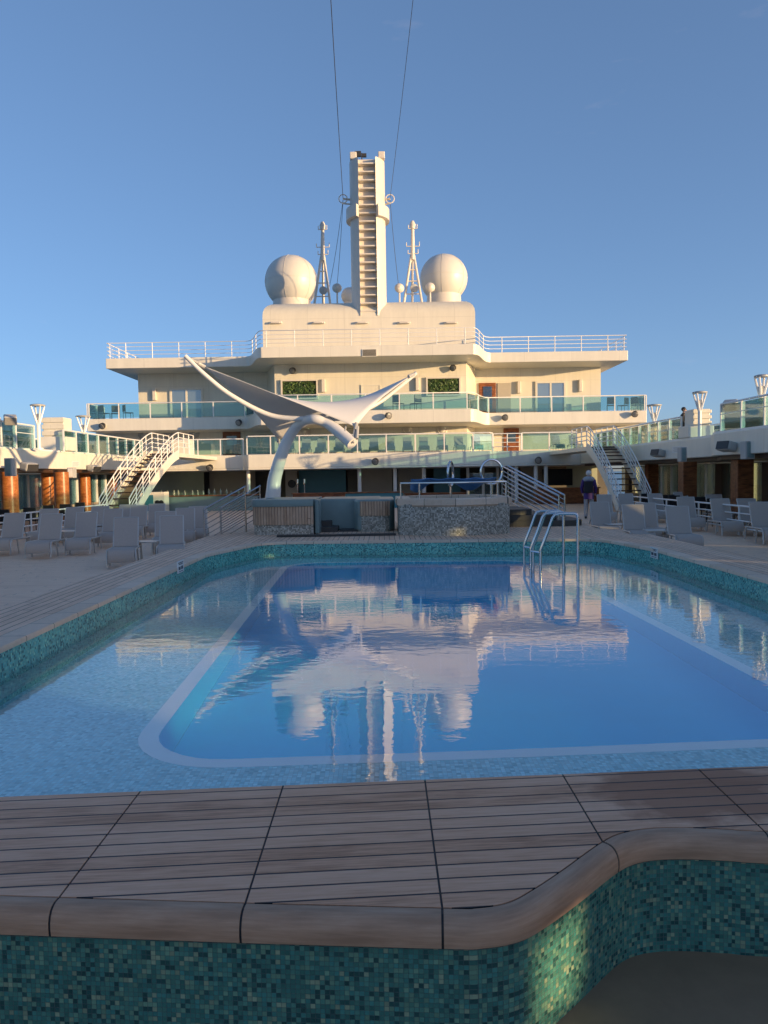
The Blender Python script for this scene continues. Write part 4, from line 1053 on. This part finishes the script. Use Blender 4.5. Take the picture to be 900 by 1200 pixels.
# dining tables and chairs behind the fences
def cafe(label,x,y):
    th=local(thing('cafe_table',label,'table',(x,y,DECK),0,'cafe tables under the side decks'))
    s=MB();s.lathe([(.02,.70),(.45,.70),(.45,.74),(0,.74)],(0,0,0),20);o=s.build('table_top','darkwood',None);o.parent=th
    s=MB();s.lathe([(.25,0),(.25,.03),(.05,.06),(.05,.70)],(0,0,0),12);o=s.build('pedestal','black',None,True);o.parent=th
    return th
def chair(label,x,y,rz):
    th=local(thing('cafe_chair',label,'chair',(x,y,DECK),rz,'dark chairs at the cafe tables'))
    s=MB();s.box(-.22,.22,-.22,.22,.42,.46);o=s.build('seat','black',None,False,.01);o.parent=th
    s=MB();s.box(-.22,.22,.2,.24,.5,.9);o=s.build('backrest','black',None,False,.015);o.parent=th
    for a in (-1,1):
        for b_ in (-1,1):
            s=MB();s.tube([(a*.2,b_*.2,0),(a*.2,b_*.2,.9 if b_>0 else .43)],.015,6);o=s.build('leg','black',None);o.parent=th
    return th
for k,(px,Y,rz) in enumerate(((122,52.3,2.6),(135,52.6,3.6),(150,52.2,2.2),(716,52.3,2.9),(730,52.6,3.9),(746,52.3,2.3),(467,48.6,2.6),(487,48.7,3.7))):
    p=at(px,480,Y);c_=chair(('dark chair behind the glass at the port end of the upper balcony','dark chair behind the glass at the starboard end of the upper balcony','dark chair behind the glass of the curved balcony bay')[k//3],p.x,Y,rz);c_.location.z=UZ;c_['group']='dark chairs on the upper balcony';c_.scale=(1.25,1.25,1.15)
words_={0:'nearest',1:'second',2:'third'}
for sg,x,nm in ((-1,-12.4,'port'),(1,10.9,'starboard')):
    for k,y in enumerate((24.2,27.6,30.6)):
        if k==0:
            pass
        cafe(f'dark round cafe table {words_[k]} from the camera on the {nm} side',x,y)
        chair(f'dark chair on the near side of the {words_[k]} {nm} cafe table',x+.1,y-.75,math.pi)
        chair(f'dark chair on the far side of the {words_[k]} {nm} cafe table',x-.1,y+.75,0)
# ------------------------------------------------------------------ bars under the gallery
def counter(px0,px1,pt,Y,mat,label,name='bar_counter',d=.7):
    a=at(px0,pt,Y);c=at(px1,pt,Y);zt_=a.z
    th=thing(name,label,'bar counter',((a.x+c.x)/2,Y,DECK))
    s=MB();s.box(a.x,c.x,Y,Y+d,DECK,zt_-.06);s.build('front',mat,th,False,.01)
    s=MB();s.box(a.x-.06,c.x+.06,Y-.12,Y+d+.05,zt_-.06,zt_);s.build('counter_top','wood',th,False,.01)
    return th,zt_,a.x,c.x
_,zc1,xa,xb=counter(186,300,581,42,'tealrim','long bar counter with grey front under the port gallery')
counter(343,404,578,44.5,'wood','brown wood bar counter behind the sail canopy pole')
counter(405,472,577,42.5,'teal','blue fronted bar counter in the middle under the gallery')
counter(628,702,572,44,'wood','orange brown panelled bar counter under the starboard gallery')
counter(475,545,578,44.5,'wood','low brown counter behind the pebble hot tub')
a=at(164,577,41);c=at(193,577,41);th=thing('bar_cabinet','white bar cabinet with two round black openings and a blue poster','cabinet',((a.x+c.x)/2,41,DECK))
s=MB();s.box(a.x,c.x,41,41.8,DECK,a.z);s.build('case','white2',th,False,.02)
for px in (184.5,189):
    p=at(px,589,40.99);s=MB();s.lathe([(.13,0),(.13,.02),(0,.03)],p,16,(0,-1,0));s.build('opening','black',th)
p=at(175,593,40.98);s=MB();s.box(p.x-.22,p.x+.22,40.97,40.998,DECK+.1,a.z-.15);s.build('poster','teal',th)
bproto=None
random.seed(3)
for k in range(16):
    px=190+k*6.8+random.uniform(-1.5,1.5);p=at(px,578,42.35);h=random.uniform(.24,.36)
    if bproto is None or k%4==0:
        s=MB();s.lathe([(.05,0),(.055,.02),(.055,h*.6),(.02,h*.75),(.02,h)],(0,0,0),10);bproto=s.build('bottle','bottle',None,True)
        o_=bproto
    else: o_=bproto.copy();COL.objects.link(o_)
    o_.location=(p.x,42.35,zc1);tag(o_,'bottle standing on the port bar counter','bottle','bottles on the port bar counter')
for k,px in enumerate((349,357)):
    p=at(px,575,44.9);th=thing('beer_tap','chrome tap on the brown bar counter behind the canopy pole','tap',(p.x,44.9,at(343,578,44.5).z),0,'taps on the brown bar counter')
    z=at(343,578,44.5).z;s=MB();s.tube([(p.x,44.9,z),(p.x,44.9,z+.5),(p.x,44.7,z+.58),(p.x,44.6,z+.5)],.035,8);s.build('spout','chrome',th,True)
    s=MB();s.tube([(p.x,44.9,z+.55),(p.x,44.9,z+.8)],[.03,.045],8);s.build('handle','sign',th,True)
# ------------------------------------------------------------------ people
def person(label,loc,rz,h,coat,legs,hairm,hood=False,pack=False):
    th=local(thing('person',label,'person',loc,rz));k=h/1.75
    J_={'pel':(0,0,.95,.13,.10),'wst':(0,0,1.10,.125,.09),'chs':(0,-.01,1.32,.15,.105),'nk':(0,.01,1.48,.055,.055),'hd0':(0,-.01,1.56,.07,.08),'hd':(0,-.015,1.64,.075,.095),'hdt':(0,-.01,1.71,.055,.07)}
    E_=[('pel','wst'),('wst','chs'),('chs','nk'),('nk','hd0'),('hd0','hd'),('hd','hdt')]
    for n_,sx in (('l',-1),('r',1)):
        J_.update({n_+'hip':(sx*.09,0,.90,.085,.085),n_+'kn':(sx*.10,-.02,.50,.058,.058),n_+'an':(sx*.105,.02,.09,.04,.04),n_+'to':(sx*.12,-.14,.03,.035,.03),
        n_+'sh':(sx*.175,0,1.41,.06,.06),n_+'el':(sx*.25,.02,1.13,.042,.042),n_+'wr':(sx*.23,-.14,.93,.028,.028),n_+'ha':(sx*.225,-.20,.88,.03,.018)})
        E_+=[('pel',n_+'hip'),(n_+'hip',n_+'kn'),(n_+'kn',n_+'an'),(n_+'an',n_+'to'),('chs',n_+'sh'),(n_+'sh',n_+'el'),(n_+'el',n_+'wr'),(n_+'wr',n_+'ha')]
        for f in range(4):
            J_[f'{n_}f{f}']=(sx*(.225+.012*(f-1.5)),-.26-.012*(f in (1,2)),.835,.009,.009);E_.append((n_+'ha',f'{n_}f{f}'))
        J_[n_+'th']=(sx*.19,-.225,.86,.010,.010);E_.append((n_+'wr',n_+'th'))
    ks=list(J_);me=bpy.data.meshes.new('body');me.from_pydata([tuple(c*k for c in J_[q][:3]) for q in ks],[(ks.index(a),ks.index(b_)) for a,b_ in E_],[])
    o=bpy.data.objects.new('body',me);COL.objects.link(o);o.parent=th;me.materials.append(m['skin'])
    sk=o.modifiers.new('skin','SKIN')
    for i,q in enumerate(ks): me.skin_vertices[0].data[i].radius=(J_[q][3]*k,J_[q][4]*k)
    me.skin_vertices[0].data[0].use_root=True
    o.modifiers.new('sub','SUBSURF').levels=1;o.modifiers['sub'].render_levels=2
    def cl(name,mat,segs):
        for pts_,rs in segs:
            s=MB();s.tube([tuple(c*k for c in p) for p in pts_],[r*k for r in rs],12);q=s.build(name,mat,None,True,angle=80);q.parent=th
    cl('jacket',coat,[([(0,0,.72),(0,0,.9),(0,0,1.1),(0,-.01,1.3),(0,0,1.42),(0,0,1.49)],[.185,.18,.165,.19,.15,.07])])
    for sx in (-1,1):
        cl('sleeve',coat,[([(sx*.15,0,1.42),(sx*.185,0,1.39),(sx*.25,.02,1.13),(sx*.232,-.12,.95)],[.075,.075,.06,.045])])
        cl('trouser_leg',legs,[([(sx*.09,0,.92),(sx*.10,-.02,.5),(sx*.105,.02,.08)],[.10,.075,.065])])
        cl('shoe','shoe',[([(sx*.105,.05,.045),(sx*.115,-.08,.045),(sx*.12,-.17,.035)],[.045,.05,.03])])
    s=MB();s.ball((0,.02*k,1.675*k),.105*k,14,9,(.95,1.05,1.0));q=s.build('hair',hairm,None,True,angle=180);q.parent=th
    s=MB()
    s.ball((0,-.115*k,1.615*k),.018*k,6,5,(.7,1.2,1.2));q=s.build('nose','skin',None,True);q.parent=th
    for sx in (-1,1):
        s=MB();s.ball((sx*.033*k,-.098*k,1.645*k),.012*k,8,6);q=s.build('eye','black',None,True);q.parent=th
        s=MB();s.ball((sx*.092*k,0,1.63*k),.028*k,8,6,(.4,.7,1));q=s.build('ear','skin',None,True);q.parent=th
    s=MB();s.ball((0,-.1*k,1.575*k),.025*k,8,5,(1.1,.4,.3));q=s.build('mouth','purple',None,True);q.parent=th
    if hood:
        s=MB();s.ball((0,.01*k,1.44*k),.2*k,14,8,(1.1,.75,.62));q=s.build('shawl','greycloth',None,True,angle=180);q.parent=th
    if pack:
        s=MB();s.prism(rr(0,.25*k,.32*k,.18*k,.06),.95*k,1.38*k);q=s.build('shoulder_bag','dark',None,False,.03);q.parent=th
    return th
p=at(690,590,30)
person('white haired person in a purple jacket standing behind the right loungers',(p.x,30,DECK),math.pi*.9,1.86,'purple','greycloth','hair',hood=True,pack=True)
Y=36.;p=at(801.5,510,Y)
person('person in black clothes and dark hair on the starboard deck beside the locker',(p.x,Y,SZ1),math.pi*.3,1.72,'dark','dark','dhair')
# ------------------------------------------------------------------ unseen blockers added out of view to shade the pool and port deck
fw=thing('sun_blocker','white block added out of view on the starboard side deck to cast shade','building',(14,0,DECK))
YF=-10.
s=MB();s.box(12.6,15.6,YF+.01,10.5,SZ1+.01,5.75);s.build('wall','white2',fw)  # added block, sized for its shadow on the port deck edge
s=MB();s.box(12.3,15.9,YF-.2,10.8,5.753,5.95);s.build('roof','white2',fw)
y0_,y1_,z0_,z1_=-6.20,-5.84,1.22,1.535  # slot in the added wall, shaped to throw a sun patch on the near mosaic
for a_,b_,c_,d_ in ((YF+.01,y0_,-.6,SZ0-.15),(y1_,-4.01,-.6,SZ0-.15),(y0_,y1_,-.6,z0_),(y0_,y1_,z1_,SZ0-.15)):
    if d_>c_: s=MB();s.box(15.7,15.8,a_,b_,c_,d_);s.build('slotted_blocker','white2',fw)
# ------------------------------------------------------------------ light
EL,AZ=5.5,60.
sd=Vector((math.sin(R(AZ))*math.cos(R(EL)),-math.cos(R(AZ))*math.cos(R(EL)),math.sin(R(EL))))
sun=bpy.data.lights.new('sun','SUN');so=bpy.data.objects.new('sun',sun);COL.objects.link(so)
sun.energy=2.0;sun.angle=R(.53);sun.color=(1.,.71,.41)
so.rotation_euler=(-sd).to_track_quat('-Z','Y').to_euler()
w=bpy.data.worlds.new('World');S.world=w;w.use_nodes=True;nt=w.node_tree;bg=nt.nodes['Background']
sky=nt.nodes.new('ShaderNodeTexSky');sky.sky_type='NISHITA';sky.sun_disc=False;sky.sun_elevation=R(EL);sky.sun_rotation=R(180-AZ)
sky.air_density=.65;sky.dust_density=.9;sky.ozone_density=4.5;sky.altitude=20
gm=nt.nodes.new('ShaderNodeGamma');gm.inputs[1].default_value=.65;nt.links.new(sky.outputs[0],gm.inputs[0]);tc=nt.nodes.new('ShaderNodeTexCoord');mp=nt.nodes.new('ShaderNodeMapping');mp.inputs['Scale'].default_value=(2.2,2.2,9.);mp.inputs['Location'].default_value=(.7,.2,.35);nt.links.new(tc.outputs['Generated'],mp.inputs[0])
nz=nt.nodes.new('ShaderNodeTexNoise');nz.inputs['Scale'].default_value=2.2;nz.inputs['Detail'].default_value=7;nz.inputs['Roughness'].default_value=.6;nt.links.new(mp.outputs[0],nz.inputs['Vector'])
rp=nt.nodes.new('ShaderNodeValToRGB');rp.color_ramp.elements[0].position=.66;rp.color_ramp.elements[0].color=(0,0,0,1);rp.color_ramp.elements[1].position=.95;rp.color_ramp.elements[1].color=(.16,.16,.16,1);nt.links.new(nz.outputs[0],rp.inputs[0])
cm=nt.nodes.new('ShaderNodeMix');cm.data_type='RGBA';nt.links.new(rp.outputs[0],cm.inputs[0]);nt.links.new(gm.outputs[0],cm.inputs[6]);cm.inputs[7].default_value=(2.3,2.2,2.1,1)
tn=nt.nodes.new('ShaderNodeMix');tn.data_type='RGBA';tn.blend_type='MULTIPLY';tn.inputs[0].default_value=1.;tn.inputs[7].default_value=(1.08,.93,.965,1);nt.links.new(cm.outputs[2],tn.inputs[6]);nt.links.new(tn.outputs[2],bg.inputs[0]);bg.inputs[1].default_value=.133
S.view_settings.view_transform='Standard';S.view_settings.look='None';S.view_settings.exposure=1.68;S.view_settings.use_white_balance=True;S.view_settings.white_balance_temperature=7200;S.view_settings.gamma=1
S.cycles.use_denoising=True;S.cycles.max_bounces=10;S.cycles.transparent_max_bounces=24;S.cycles.transmission_bounces=8;S.cycles.glossy_bounces=5;S.cycles.diffuse_bounces=4
S.cycles.sample_clamp_indirect=6.;S.cycles.blur_glossy=.3
